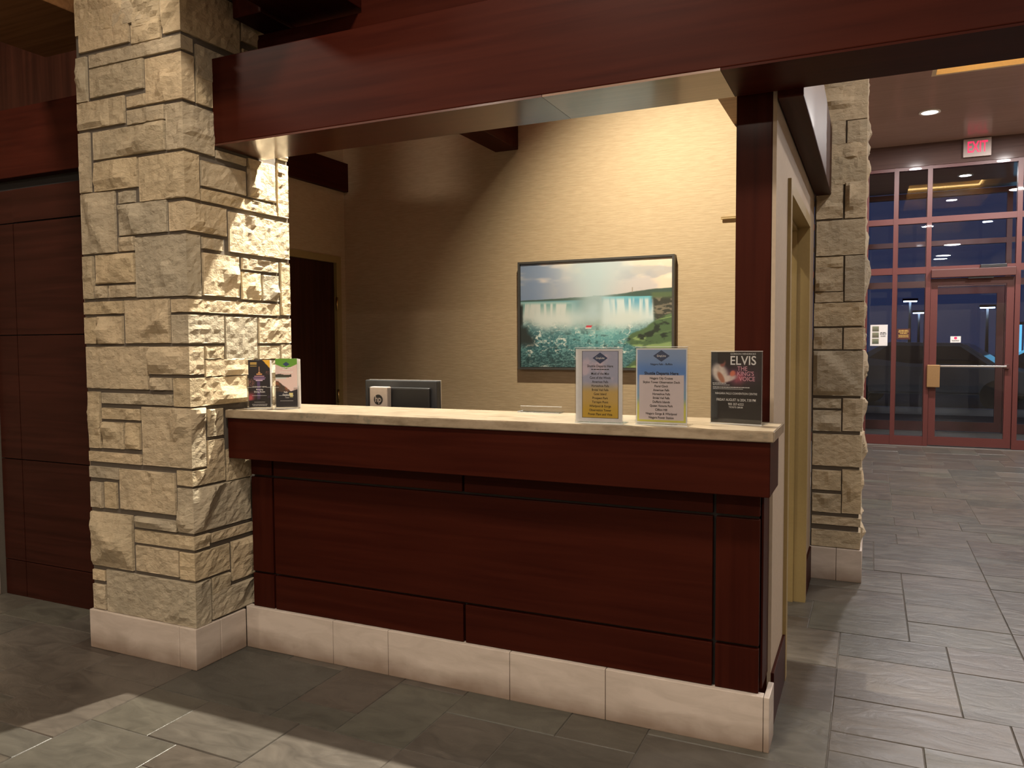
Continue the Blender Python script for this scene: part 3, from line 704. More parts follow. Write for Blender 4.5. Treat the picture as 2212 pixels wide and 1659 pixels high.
box('work_surface', -2.64, -0.50, 2.89, 3.66, .735, .765, M['wood_x'], wd, bevel=.004)
box('side_support', -2.62, -2.58, 2.90, 3.60, 0, .734, M['wood_z'], wd); box('side_support', -.56, -.52, 2.90, 3.60, 0, .734, M['wood_z'], wd)
ct = prism('marble_countertop', [(-2.688, 2.677), (-.285, 2.677), (-.285, 2.998), (WI - .003, 2.998), (WI - .003, 3.09), (-2.655, 3.09), (-2.655, 2.70), (-2.688, 2.70)], 1.108, 1.145, M['marble'], bevel=.003)
tag(ct, 'cream veined marble counter slab on top of the reception desk', 'countertop')
CT = 1.1455

# ================================================================== THINGS ON THE COUNTER AND IN THE BOOTH
# --- framed waterfall photograph on the back wall
def falls(u, v):
    n = vnoise(u, v, 5, 4, 1); n2 = vnoise(u, v, 16, 12, 2); nf = vnoise(u, v, 40, 30, 3, 4); st = vnoise(u, v, 46, 2, 4, 3)
    c = np.zeros(u.shape + (3,)); c[:] = (212, 204, 206)
    c = mixc(c, (246, 226, 206), sm(.45, .65, n + (u - .5) * .3)); c = mixc(c, (120, 142, 178), sm(.50, .66, vnoise(u, v, 3, 6, 9)) * sm(.55, .05, u) * .9)
    c = mixc(c, (255, 248, 236), sm(.48, .70, vnoise(u, v, 7, 7, 12)) * sm(.5, 1.0, u) * .9); c = mixc(c, (150, 160, 180), sm(.56, .70, vnoise(u, v, 5, 9, 13)) * sm(.55, .8, u) * .45)
    # far shore
    hz = np.where(u < .5, .642 + .04 * u, .668 + .05 * sm(.55, .98, u)) + .010 * (n2 - .5)
    c = mixc(c, (70, 92, 84), sm(hz + .012, hz + .004, v)); c = mixc(c, (108, 160, 172), sm(.642, .634, v) * sm(.5, .35, u))
    # curtains of falling water
    crestL = .632 - .03 * u; crestR = .664 - .03 * (u - .55)
    fl = sm(crestL + .004, crestL, v) * sm(.40, .32, u); fr = sm(crestR + .004, crestR, v) * sm(.53, .58, u) * sm(.90, .88, u)
    f1 = np.zeros_like(c); f1[:] = (206, 212, 210); f1 = mixc(f1, (112, 160, 160), sm(.48, .68, st) * sm(.44, .62, v)); f1 = mixc(f1, (150, 190, 190), sm(crestL - .03, crestL, v))
    f2 = np.zeros_like(c); f2[:] = (216, 230, 234); f2 = mixc(f2, (96, 168, 200), sm(.46, .66, st) * sm(.44, .64, v)); f2 = mixc(f2, (110, 190, 210), sm(crestR - .04, crestR, v))
    c = c * (1 - fl[..., None]) + f1 * fl[..., None]; c = c * (1 - fr[..., None]) + f2 * fr[..., None]
    # river with foam streaks, finer towards the falls
    edge = .45 - .05 * np.sin(u * 3.1) + .05 * (n2 - .5)
    wat = np.zeros_like(c); wat[:] = (52, 98, 108); wat = mixc(wat, (104, 174, 178), np.exp(-((u - .56) / .24) ** 2) * sm(.0, .36, v)); wat = mixc(wat, (34, 62, 66), sm(.24, .0, v) * sm(.75, .3, u) * .8)
    vv = np.sqrt(np.clip(v, 0, 1)); wx = u + .03 * (n - .5)
    rid = 1 - np.abs(vnoise(wx, vv, 18, 26, 6, 5) * 2 - 1); rid2 = 1 - np.abs(vnoise(wx, vv, 42, 60, 7, 4) * 2 - 1)
    wat = mixc(wat, (160, 210, 208), sm(.80, .99, rid2) * .55); wat = mixc(wat, (236, 238, 230), sm(.90, .99, rid) * (.15 + .85 * sm(.42, .66, n2))); wat = mixc(wat, (24, 50, 54), sm(.60, .72, nf) * .45)
    e = sm(edge + .05, edge - .09, v); c = c * (1 - e[..., None]) + wat * e[..., None]
    # spray
    base = np.exp(-((v - .46 - .03 * (n2 - .5)) / .10) ** 2) * sm(.03, .16, u) * sm(.90, .74, u); plume = np.exp(-((u - .50 - .05 * (v - .5)) / (.10 + .12 * sm(.5, 1, v))) ** 2) * sm(.34, .52, v)
    c = mixc(c, (214, 224, 222), np.clip(base * .95 * (.45 + .9 * n), 0, 1)); c = mixc(c, (188, 210, 218), np.clip(plume * (.72 + .4 * n), 0, 1))
    # rocks, cliff and green bank
    c = mixc(c, (50, 58, 58), sm(.02, -.02, u - .06 - .05 * (n2 - .5) - .2 * (.36 - v)) * sm(.42, .36, v) * sm(.16, .26, v)); c = mixc(c, (44, 48, 46), sm(.028, .012, u + .01 * n2) * sm(.63, .58, v) * sm(.34, .44, v))
    cliff = sm(-.01, .02, u - .885 + .10 * (v - .5) + .03 * (n2 - .5)) * sm(.40, .44, v) * sm(.70, .68, v)
    cl = np.zeros_like(c); cl[:] = (128, 120, 104); cl = mixc(cl, (60, 62, 54), sm(.44, .58, vnoise(u, v, 26, 50, 8))); cl = mixc(cl, (92, 110, 78), sm(.62, .66, v)); c = c * (1 - cliff[..., None]) + cl * cliff[..., None]
    top = np.where(u > .78, .33 + .17 * sm(.76, 1.0, u), .33 - .9 * (.78 - u)) ; bot = .22 - .55 * (u - .72) * (u > .72)
    bank = sm(-.015, .01, top - v + .04 * (n2 - .5)) * sm(.70, .75, u + .05 * (n2 - .5)) * sm(-.01, .02, v - np.maximum(bot, .03) + .05 * (n2 - .5))
    low = sm(-.02, .02, u - .70 - .9 * (v) + .08 * (n2 - .5)) * sm(.16, .12, v)
    bank = np.maximum(bank, low)
    bc = np.zeros_like(c); bc[:] = (84, 110, 74); bc = mixc(bc, (146, 172, 112), sm(.46, .62, vnoise(u + v, v - u * .3 + .3, 14, 30, 14))); bc = mixc(bc, (40, 52, 42), sm(.52, .68, vnoise(u, v, 22, 30, 15)))
    c = c * (1 - bank[..., None]) + bc * bank[..., None]
    bt = (np.abs(u - .472 - .25 * (v - .385)) < .019) & (np.abs(v - .388) < .011); c = np.where(bt[..., None], np.array((206, 70, 84.)), c)
    bt = (np.abs(u - .468) < .019) & (np.abs(v - .372) < .006); c = np.where(bt[..., None], np.array((230, 220, 216.)), c)
    tw = (np.abs(u - .755) < .0025) & (v > .70) & (v < .745); c = np.where(tw[..., None], np.array((170, 160, 150.)), c)
    return c * .90
PW0, PW1, PZ0, PZ1 = -2.212, -1.131, 1.263, 1.997
pic = thing('picture_frame', (PW0, 4.90, PZ0), 'framed colour photograph of wide waterfalls hanging on the woven wallcovering', 'picture')
fw = .014
boxes('frame_moulding', [((PW0, 4.895, PZ0), (PW0 + fw, 4.949, PZ1)), ((PW1 - fw, 4.895, PZ0), (PW1, 4.949, PZ1)), ((PW0 + fw, 4.895, PZ0), (PW1 - fw, 4.949, PZ0 + fw)), ((PW0 + fw, 4.895, PZ1 - fw), (PW1 - fw, 4.949, PZ1))], M['frame_grey'], pic)
box('backing', PW0 + fw, PW1 - fw, 4.912, 4.945, PZ0 + fw, PZ1 - fw, M['black'], pic)
sheet('photograph', PW1 - PW0 - 2 * fw - .006, PZ1 - PZ0 - 2 * fw - .006, 300, 200, falls, M['canvas'], pic, (fw + .003, .006, fw + .003))

# --- brass arm and the monitor
rod = thing('brass_wall_arm', (-0.80, 4.949, 2.203), 'small brass arm fixed to the woven back wall near the post', 'wall arm')
lathe('wall_plate', [(.004, -.006), (.012, -.006), (.012, 0), (.004, 0)], (-0.745, 4.949, 2.204), M['brass'], rod, 16, 'Y')
boxes('bar', [((-0.852, 4.930, 2.196), (-0.74, 4.937, 2.201)), ((-0.852, 4.930, 2.206), (-0.74, 4.937, 2.211)), ((-0.750, 4.930, 2.196), (-0.740, 4.944, 2.211))], M['brass'], rod)
mon = thing('computer_monitor', (-2.165, 3.36, .7655), 'black computer monitor seen from behind on the work surface', 'monitor')
mx0, mx1, mz0, mz1 = -2.385, -1.957, .965, 1.257
box('housing', mx0, mx1, 3.345, 3.385, mz0, mz1, M['charcoal'], mon, bevel=.006)
box('back_shell', mx0 + .03, mx1 - .03, 3.325, 3.346, mz0 + .02, mz1 - .035, M['black'], mon, bevel=.008)
box('bezel', mx0 - .002, mx1 + .002, 3.386, 3.394, mz0 - .002, mz1 + .002, M['chrome'], mon, bevel=.002)
stx0, stx1 = -2.316, -2.209
st = box('stand_column', stx0, stx1, 3.285, 3.324, .782, 1.226, M['silver'], mon, bevel=.006)
box('stand_foot', -2.36, -2.10, 3.24, 3.44, .766, .782, M['silver'], mon, bevel=.005)
lg = lathe('logo_disc', [(.026, 0), (.026, .0012)], (0, 0, 0), M['black'], mon, 32, 'Y'); lg.location = Vector((-2.262, 3.2835, 1.150)) - mon.location
lt = lettering([('hp', 0, 0, .046, 'CENTER', .008, .85)], M['silver'], lg); lt.location = (0, -.0016, .028)
lg.location.z = 1.135 - .7655

# --- sign holders
def logo(parent, x, z, hw, hh, y, text=True):
    V = [(x - hw, y, z), (x, y, z - hh), (x + hw, y, z), (x, y, z + hh)]
    me = bpy.data.meshes.new('logo'); me.from_pydata(V, [], [(0, 1, 2, 3)]); link('logo', me, M['navy'], parent)
    if text: lettering([('GrayLine', x, z, hh * .52, 'CENTER', .012, .86, y - .0004)], M['white_ink'], parent)
def acrylic_stand(root, wd, ht, lean):
    """slant-back clear holder: two plates and a folded foot"""
    boxes('clear_plate', [((0, -.003, .004), (wd, -.0015, ht))], M['acrylic'], root, world=False)
    boxes('clear_plate', [((0, .0025, .004), (wd, .004, ht))], M['acrylic'], root, world=False)
    boxes('clear_foot', [((0, -.0035, 0), (wd, .075, .0030))], M['acrylic'], root, world=False)
    tag(boxes('edge_glint', [((0, -.003, ht), (wd, .004, ht + .0014)), ((0, -.0050, 0), (wd, -.0036, .0028))], M['edge'], root, world=False), kind='stuff')
def sign1(u, v):
    c = np.zeros(u.shape + (3,)); c[:] = (168, 170, 192); n = vnoise(u, v, 3, 5, 21)
    c = mixc(c, (206, 190, 204), sm(.5, .7, n) * sm(.35, .6, v)); c = mixc(c, (206, 172, 96), sm(.56, .36, v)); c = mixc(c, (206, 168, 52), sm(.30, .08, v))
    c = mixc(c, (44, 46, 66), ((u < .012) | (u > .988) | (v < .006) | (v > .994)).astype(float)); return c
def sign2(u, v):
    c = np.zeros(u.shape + (3,)); c[:] = (136, 160, 196); c = mixc(c, (90, 136, 200), np.exp(-((v - .70) / .13) ** 2)); c = mixc(c, (126, 164, 190), sm(.52, .40, v)); c = mixc(c, (212, 208, 96), sm(.36, .20, v))
    inner = ((u > .045) & (u < .955) & (v > .03) & (v < .645)).astype(float); return mixc(c, (214, 200, 200), inner)
def poster(u, v):
    c = np.zeros(u.shape + (3,)); c[:] = (17, 17, 20); n = vnoise(u, v, 4, 6, 31); n2 = vnoise(u, v, 10, 14, 32)
    g = np.exp(-(((u - .55) / .42) ** 2 + ((v - .68) / .14) ** 2)); c = mixc(c, (96, 44, 84), np.clip(g * (.4 + .8 * n), 0, 1)); g2 = np.exp(-(((u - .52) / .14) ** 2 + ((v - .63) / .08) ** 2)); c = mixc(c, (206, 96, 110), np.clip(g2 * (.3 + n2), 0, 1))
    # generic pale stage figure: plain soft shapes, no likeness
    def blob(cu, cv, ru, rv, an, soft=.35):
        x, y = (u - cu), (v - cv) * 1.4; ca, sa = np.cos(an), np.sin(an)
        return sm(1 + soft, 1 - soft, np.sqrt(((x * ca + y * sa) / ru) ** 2 + ((-x * sa + y * ca) / rv) ** 2))
    for cu, cv, ru, rv, an, col in ((.18, .70, .15, .20, .5, (226, 212, 200)), (.34, .625, .17, .06, .25, (222, 206, 196)), (.20, .64, .05, .12, .5, (176, 112, 84)), (.43, .70, .06, .05, .9, (214, 120, 92)), (.235, .845, .055, .075, -.2, (150, 88, 78)), (.20, .88, .075, .065, .2, (22, 16, 18))):
        c = mixc(c, col, np.clip(blob(cu, cv, ru, rv, an) * (.75 + .4 * n2), 0, 1))
    return c
TILT = math.radians(4)
def stand(name, px, py_, rz, wd, ht, label, group=None):
    t = thing(name, (px, py_, CT), label, 'sign', group, rz=rz); t.rotation_euler = (-TILT * 0, 0, rz); return t
def lines_block(rows, wd, z_of, size, bold, xs=.92, y=-.0009):
    return [(s, wd / 2, z_of(i), size, 'CENTER', bold, xs, y) for i, s in enumerate(rows)]
W1, H1 = .184, .278
s1 = stand('sign_holder', -.995, 2.715, 0, W1, H1, 'clear acrylic stand with a narrow grey-to-yellow shuttle notice in a white margin')
acrylic_stand(s1, W1, H1, 0)
boxes('white_card', [((.003, .0006, .006), (W1 - .003, .0018, H1 - .004))], M['white'], s1, world=False)
iw, ih, ix, iz = .140, .246, .027, .020
sheet('notice', iw, ih, 40, 80, sign1, M['print'], s1, (ix, .0002, iz))
logo(s1, ix + iw * .5, iz + ih * .895, .029, .0205, -.0003)
r1 = ['Maid of the Mist', 'Cave of the Winds', 'American Falls', 'Horseshoe Falls', 'Bridal Veil Falls', 'Goat Island', 'Prospect Park', 'Terrapin Point', 'Whirlpool & Gorge', 'Observation Tower', 'Power Plant and Vista']
lettering([('Shuttle Departs Here', ix + iw / 2, iz + ih * .775, .0135, 'CENTER', .004, .85, -.0004)] +
          [(s, ix + iw / 2, iz + ih * (.662 - .0605 * i), .0122, 'CENTER', .006, .86, -.0004) for i, s in enumerate(r1)], M['ink'], s1)
fine_print([(ix + iw / 2, iz + ih * .728, .068, .0028, -.0004)], M['ink'], s1)
W2, H2 = .192, .280
s2 = stand('sign_holder', -.772, 2.738, math.radians(-3), W2, H2, 'clear acrylic stand with a blue-topped shuttle notice listing stops on white')
acrylic_stand(s2, W2, H2, 0)
boxes('white_card', [((.003, .0006, .006), (W2 - .003, .0018, H2 - .004))], M['white'], s2, world=False)
iw, ih, ix, iz = .178, .258, .007, .012
sheet('notice', iw, ih, 60, 90, sign2, M['print'], s2, (ix, .0002, iz))
logo(s2, ix + iw * .5, iz + ih * .915, .030, .0205, -.0003)
r2 = ['Niagara City Cruises', 'Skylon Tower Observation Deck', 'Floral Clock', 'American Falls', 'Horseshoe Falls', 'Bridal Veil Falls', 'Dufferin Islands', 'Queen Victoria Park', 'Clifton Hill', 'Niagara Gorge & Whirlpool', 'Niagara Power Station']
lettering([('Niagara Falls - Buffalo', ix + iw / 2, iz + ih * .80, .0098, 'CENTER', .006, .95, -.0004), ('Shuttle Departs Here', ix + iw / 2, iz + ih * .672, .0150, 'CENTER', .02, .95, -.0004)] +
          [(s, ix + iw / 2, iz + ih * (.605 - .0545 * i), .0112, 'CENTER', .014, .90, -.0004) for i, s in enumerate(r2)], M['ink'], s2)
W3, H3 = .188, .262
s3 = stand('sign_holder', -.531, 2.885, math.radians(-9), W3, H3, 'clear acrylic stand with a black concert poster at the counter end')
acrylic_stand(s3, W3, H3, 0)
sheet('poster', W3 - .004, H3 - .006, 90, 130, poster, M['print'], s3, (.002, -.0004, .004))
boxes('card_back', [((.002, .0, .004), (W3 - .002, .0018, H3 - .002))], M['white'], s3, world=False)
cx = W3 / 2
def zz3(f): return .004 + (H3 - .006) * f
lettering([('GORDON HENDRICKS', W3 * .63, zz3(.972), .0085, 'CENTER', .002, 1.05, -.0009), ('NIAGARA FALLS CONVENTION CENTRE', cx, zz3(.415), .0105, 'CENTER', .006, .80, -.0009), ('FRIDAY AUGUST 16 2024, 7:30 PM', cx, zz3(.325), .0130, 'CENTER', .008, .74, -.0009),
           ('905 357-6222', cx, zz3(.265), .0120, 'CENTER', .006, .85, -.0009), ('TICKETS: $88.88', cx, zz3(.222), .0085, 'CENTER', .004, .85, -.0009)], M['white_ink'], s3)
fine_print([(.033, zz3(.558), .05, .0024, -.0009), (.040, zz3(.535), .062, .0018, -.0009), (.076, zz3(.503), .134, .0026, -.0009), (.064, zz3(.480), .11, .0016, -.0009)], M['white_ink'], s3)
lettering([('ELVIS', W3 * .63, zz3(.875), .045, 'CENTER', .010, .92, -.0009)], M['white_ink'], s3)
lettering([('THE', W3 * .62, zz3(.765), .022, 'CENTER', .006, .9, -.0009), ("KING'S", W3 * .68, zz3(.695), .022, 'CENTER', .006, .9, -.0009), ('VOICE', W3 * .71, zz3(.622), .022, 'CENTER', .006, .9, -.0009)], M['pink_ink'], s3)
# low empty clear card holder at the back of the counter
ch = thing('card_holder', (-1.37, 3.055, CT), 'low empty clear card holder at the back of the marble counter', 'card holder')
boxes('clear_tray', [((0, -.03, 0), (.19, .03, .003)), ((0, -.0015, .003), (.19, .0015, .026)), ((0, .027, .003), (.19, .03, .012))], M['acrylic'], ch, world=False)
tag(boxes('edge_glint', [((0, -.002, .026), (.19, .002, .0275)), ((-.0015, -.03, 0), (-.0002, .03, .006)), ((0, -.0315, 0), (.19, -.0302, .003))], M['edge'], ch, world=False), kind='stuff')

# --- brochure holders at the column end
def broch1(u, v):
    c = np.zeros(u.shape + (3,)); c[:] = (34, 30, 34); n = vnoise(u, v, 5, 9, 41); n2 = vnoise(u, v, 12, 20, 42)
    c = mixc(c, (96, 60, 120), sm(.5, .72, n) * sm(.45, .1, v)); c = mixc(c, (226, 96, 110), np.clip(np.exp(-(((u - .08) / .16) ** 2 + ((v - .20) / .10) ** 2)) * 1.1, 0, 1)); c = mixc(c, (226, 176, 60), ((u - .72) * .6 + (v - .985) * 1.15 + .02 > 0).astype(float))
    c = mixc(c, (206, 172, 90), (((u > .08) & (u < .40)) & ((np.abs(v - .94) < .008) | (np.abs(v - .915) < .008) | (np.abs(v - .872) < .004))).astype(float))
    for cu, cv, rad in ((.12, .52, .26), (.88, .73, .13)):
        a = np.arctan2((v - cv) * 2.1, u - cu); d = np.hypot(u - cu, (v - cv) * 2.1); sp = np.clip(np.cos(a * 13), 0, 1) ** 2 * sm(rad, rad * .3, d); c = mixc(c, (226, 150, 130), sp * .8)
    for vz, hw, th, col in ((.80, .012, .06, (222, 170, 130)), (.735, .06, .010, (226, 170, 110)), (.70, .14, .012, (206, 150, 96)), (.655, .24, .012, (150, 116, 140)), (.625, .30, .010, (120, 96, 136)), (.595, .26, .010, (170, 140, 176)), (.565, .16, .010, (214, 190, 214))):
        c = mixc(c, col, ((np.abs(u - .5) < hw) & (np.abs(v - vz) < th)).astype(float))
    c = mixc(c, (84, 64, 110), ((np.abs(u - .47) < .07) & (v < .55) & (v > .14)).astype(float) * .9); c = mixc(c, (28, 26, 30), sm(.16, .12, v - .06 * u)); return c
def broch2(u, v):
    c = np.zeros(u.shape + (3,)); c[:] = (214, 190, 186); n = vnoise(u, v, 6, 10, 51)
    c = mixc(c, (96, 150, 50), sm(.0, .012, v - (.80 + .10 * np.abs(u - .5) * 2 - .02)))
    c = mixc(c, (60, 58, 50), ((v < .675 + .01 * np.sin(u * 9)) & (v > .612 + .055 * (u - .3) ** 2) & (u < .74)).astype(float)); c = mixc(c, (188, 206, 204), ((v < .612) & (v > .585) & (u < .5)).astype(float) * .8)
    hill = .545 - .36 * (u - .1) * (u > .1) + .02 * (n - .5); hl = ((v < hill) & (u < .95)).astype(float); c = mixc(c, (70, 56, 46), hl); c = mixc(c, (126, 78, 56), hl * sm(.45, .65, n))
    c = mixc(c, (30, 32, 44), (v < .315 + .10 * np.abs(u - .5) ** 1.5 + .04 * (u - .5)).astype(float)); c = mixc(c, (206, 196, 130), ((v < .30) & (v > .20) & (u > .62 + .6 * (.27 - v)) & (u < .80)).astype(float)); return c
def brochure_set(x, y, rz, fn, label, texts, small, ht=.226, logo_=False):
    t = thing('brochure_holder', (x, y, CT), label, 'brochure holder', rz=math.radians(rz))
    bw_, hw_ = .1, .112
    for q in range(4):
        dx = (q - 0) * (.004 if logo_ else .0012)
        if q == 0: sheet('brochure', bw_, ht - .006, 50, 110, fn, M['print'], t, (.006, .006, .006))
        boxes('leaflet_stock', [((.006 + dx, .0065 + q * .004, .006), (.006 + bw_ + dx, .009 + q * .004, ht - .001 * q))], M['white'], t, world=False)
    boxes('clear_pocket', [((0, 0, 0), (hw_, .0022, .060)), ((0, 0, .060), (.022, .0022, .098)), ((hw_ - .022, 0, .060), (hw_, .0022, .098)), ((0, .0022, 0), (.0022, .032, .105)), ((hw_ - .0022, .0022, 0), (hw_, .032, .105)), ((0, .030, 0), (hw_, .032, .16)), ((0, -.006, 0), (hw_, .034, .0028))], M['acrylic'], t, world=False)
    tag(boxes('edge_glint', [((.022, .0004, .0602), (hw_ - .022, .0018, .0614)), ((0, .0004, .0982), (.022, .0018, .0994)), ((hw_ - .022, .0004, .0982), (hw_, .0018, .0994)), ((0, -.0072, 0), (hw_, -.0062, .0028))], M['edge'], t, world=False), kind='stuff')
    lettering(texts, M['white_ink'], t); fine_print(small, M['white_ink'], t)
    return t
yb = .0052
brochure_set(-2.623, 2.752, 26, broch1, 'clear holder with dark leaflets showing a lit tower, against the stone column',
             [('LEGENDARY VIEWS', .056, .101, .0085, 'CENTER', .004, .9, yb), ('Amazing', .056, .089, .0105, 'CENTER', .006, .9, yb), ('Dining Room', .056, .078, .0105, 'CENTER', .006, .9, yb)], [(.056, .030, .05, .0018, yb), (.056, .020, .07, .0024, yb), (.056, .014, .066, .0024, yb)])
b2 = brochure_set(-2.505, 2.800, 26, broch2, 'clear holder with green-topped leaflets showing a rocky waterfall ledge',
                  [('Falls', .052, .076, .011, 'CENTER', .008, .9, yb), ('Outdoor', .055, .064, .011, 'CENTER', .008, .9, yb), ('Tour', .058, .052, .011, 'CENTER', .008, .9, yb)], [(.056, .190, .055, .0028, yb), (.056, .182, .034, .0026, yb), (.056, .169, .060, .0032, yb), (.056, .036, .06, .0016, yb)], ht=.232, logo_=True)
logo(b2, .056, .206, .016, .0105, .0054, False)

# ================================================================== ENTRANCE GLAZING
GY = 12.12
def glazed_wall(name, gy, x_m, rails, top, kind_label, dp=.05, door_bay=None, skip_bottom=True, mw=.058):
    t = thing(name, ((x_m[0] + x_m[-1]) / 2, gy, 0), kind='structure', label=kind_label)
    for x in x_m: box('mullion', x - mw / 2, x + mw / 2, gy - dp, gy + dp, 0, top, M['red_metal'], t)
    for i in range(len(x_m) - 1):
        a, b = x_m[i] + mw / 2, x_m[i + 1] - mw / 2
        isdoor = door_bay is not None and i in door_bay
        zs_ = [r for r in rails if not (isdoor and r[1] < 2.2)]
        prev = 0.0 if not isdoor else None
        for z0, z1 in zs_:
            box('rail', a, b, gy - dp * .9, gy + dp * .9, z0, z1, M['red_metal'], t)
            if prev is not None and z0 - prev > .05: box('pane', a, b, gy - .004, gy + .004, prev, z0, M['glass'], t)
            prev = z1
        if prev is not None and top - prev > .05: box('pane', a, b, gy - .004, gy + .004, prev, top, M['glass'], t)
    return t
rails = [(0, .125), (2.365, 2.455), (3.05, 3.13), (3.775, 3.82)]
glazed_wall('window_1', GY, [-1.35, -0.72, -0.085, .285, .694, 1.735, 2.35, 2.9, 3.37], rails, 3.82, 'red-framed glazed entrance wall with a door', door_bay=[4])
tag(box('wall_over_entrance', -1.4, FLX1, GY - .06, GY + .1, 3.82, CEIL, M['header']), kind='structure')
tag(box('wall_hall_left', -1.5, -1.4, 5.7, 14.2, 0, CEIL, M['plaster']), kind='structure')
door = thing('door_3', (1.21, GY, 0), kind='structure', label='red-framed glass entrance door with a push bar')
dl, dr, dt_ = .728, 1.70, 2.29
box('stile', dl, dl + .085, GY - .025, GY + .025, .012, dt_, M['red_metal'], door); box('stile', dr - .085, dr, GY - .025, GY + .025, .012, dt_, M['red_metal'], door)
box('bottom_rail', dl + .085, dr - .085, GY - .025, GY + .025, .012, .13, M['red_metal'], door); box('top_rail', dl + .085, dr - .085, GY - .025, GY + .025, dt_ - .09, dt_, M['red_metal'], door)
box('pane', dl + .085, dr - .085, GY - .004, GY + .004, .13, dt_ - .09, M['glass'], door)
box('latch_case', .700, .856, GY - .10, GY - .026, .812, 1.118, M['bronze'], door, bevel=.008)
box('push_bar', .856, 1.63, GY - .085, GY - .06, 1.088, 1.112, M['chrome'], door, bevel=.004); box('bar_end', 1.60, 1.66, GY - .075, GY - .026, 1.07, 1.13, M['dark_red'], door, bevel=.004)
box('operator_cover', .726, 1.702, GY - .15, GY - .052, 2.295, 2.405, M['dark_red'], door, bevel=.006); box('closer_arm', 1.16, 1.45, GY - .13, GY - .09, 2.27, 2.293, M['black'], door)
box('sensor', 1.30, 1.60, GY - .12, GY - .052, 2.407, 2.452, M['black'], door, bevel=.006)
# notices on the glass
nt_ = thing('notice', (.0, GY - .006, 1.38), 'white notice with three small photographs on the entrance glass', 'notice')
boxes('paper', [((-.012, -.001, 0), (.208, .0, .295))], M['white'], nt_, world=False)
for q in range(3): sheet('photo', .085, .075, 8, 8, lambda u, v, q=q: np.stack([60 + 60 * v + 40 * vnoise(u, v, 3, 3, 70 + q), 80 + 60 * v, 66 + 50 * v], -1), M['print'], nt_, (.012, -.0015, .20 - .087 * q))
fine_print([(.152, .185, .075, .010, -.002), (.152, .166, .080, .010, -.002), (.152, .145, .07, .004, -.002), (.152, .136, .06, .004, -.002), (.152, .127, .065, .004, -.002)], M['ink'], nt_)
nt2 = thing('notice', (.325, GY - .006, 1.468), 'dark brown plaque with gold lettering on the entrance glass', 'notice')
boxes('plate', [((0, -.003, 0), (.165, 0, .148))], M['dark_red'], nt2, world=False)
fine_print([(.0825, .124, .12, .010, -.0036), (.0825, .104, .13, .010, -.0036), (.0825, .084, .09, .010, -.0036), (.0825, .060, .13, .006, -.0036), (.0825, .046, .12, .006, -.0036), (.0825, .032, .13, .006, -.0036)], M['gold_ink'], nt2)
nt3 = thing('notice', (.978, GY - .006, 1.420), 'small white sticker with a red emblem on the glass entrance door', 'notice')
boxes('paper', [((0, -.001, 0), (.124, 0, .085))], M['white'], nt3, world=False)
ring = lathe('emblem', [(.012, 0), (.018, 0), (.018, .0008), (.012, .0008)], (0, 0, 0), M['exit_red'], nt3, 20, 'Y'); ring.location = (.062, -.002, .044)
fine_print([(.062, .030, .09, .006, -.0016), (.062, .019, .08, .005, -.0016)], M['ink'], nt3)
# exit sign
ex = thing('exit_sign', (1.07, GY - .06, 3.872), 'lit EXIT sign with red letters above the glass entrance', 'exit sign')
boxes('housing', [((0, -.05, 0), (.318, 0, .235))], M['exit_plate'], ex, world=False)
lettering([('EXIT', .159, .118, .205, 'CENTER', .018, .56, -.0515)], M['exit_red'], ex)

# vestibule and outer doors
OG = 14.16
tag(box('floor_vestibule', -1.4, 3.4, 14.2, 15.6, -.12, -.012, M['kerb']), kind='structure')
tag(box('ceiling_vestibule', -1.4, FLX1, GY + .1, 14.3, 3.84, 3.9, M['hall_ceiling']), kind='structure')
tag(box('wall_vestibule_right', FLX1, FLX1 + .1, 12.2, 14.3, 0, 3.9, M['plaster']), kind='structure')
glazed_wall('window_2', OG, [-1.0, -.35, .34, .80, 1.90, 2.5, 3.3], [(0, .15), (2.30, 2.40), (2.95, 3.03), (3.72, 3.80)], 3.8, 'red-framed outer glazing of the vestibule', door_bay=[3], mw=.07)
door2 = thing('door_4', (1.35, OG, 0), kind='structure', label='outer red-framed glass door of the vestibule')
boxes('door_frame', [((.84, OG - .025, .012), (.94, OG + .025, 2.29)), ((1.76, OG - .025, .012), (1.86, OG + .025, 2.29)), ((.94, OG - .025, .012), (1.76, OG + .025, .16)), ((.94, OG - .025, 2.18), (1.76, OG + .025, 2.29))], M['red_metal'], door2)
box('pane', .94, 1.76, OG - .004, OG + .004, .16, 2.18, M['glass'], door2)

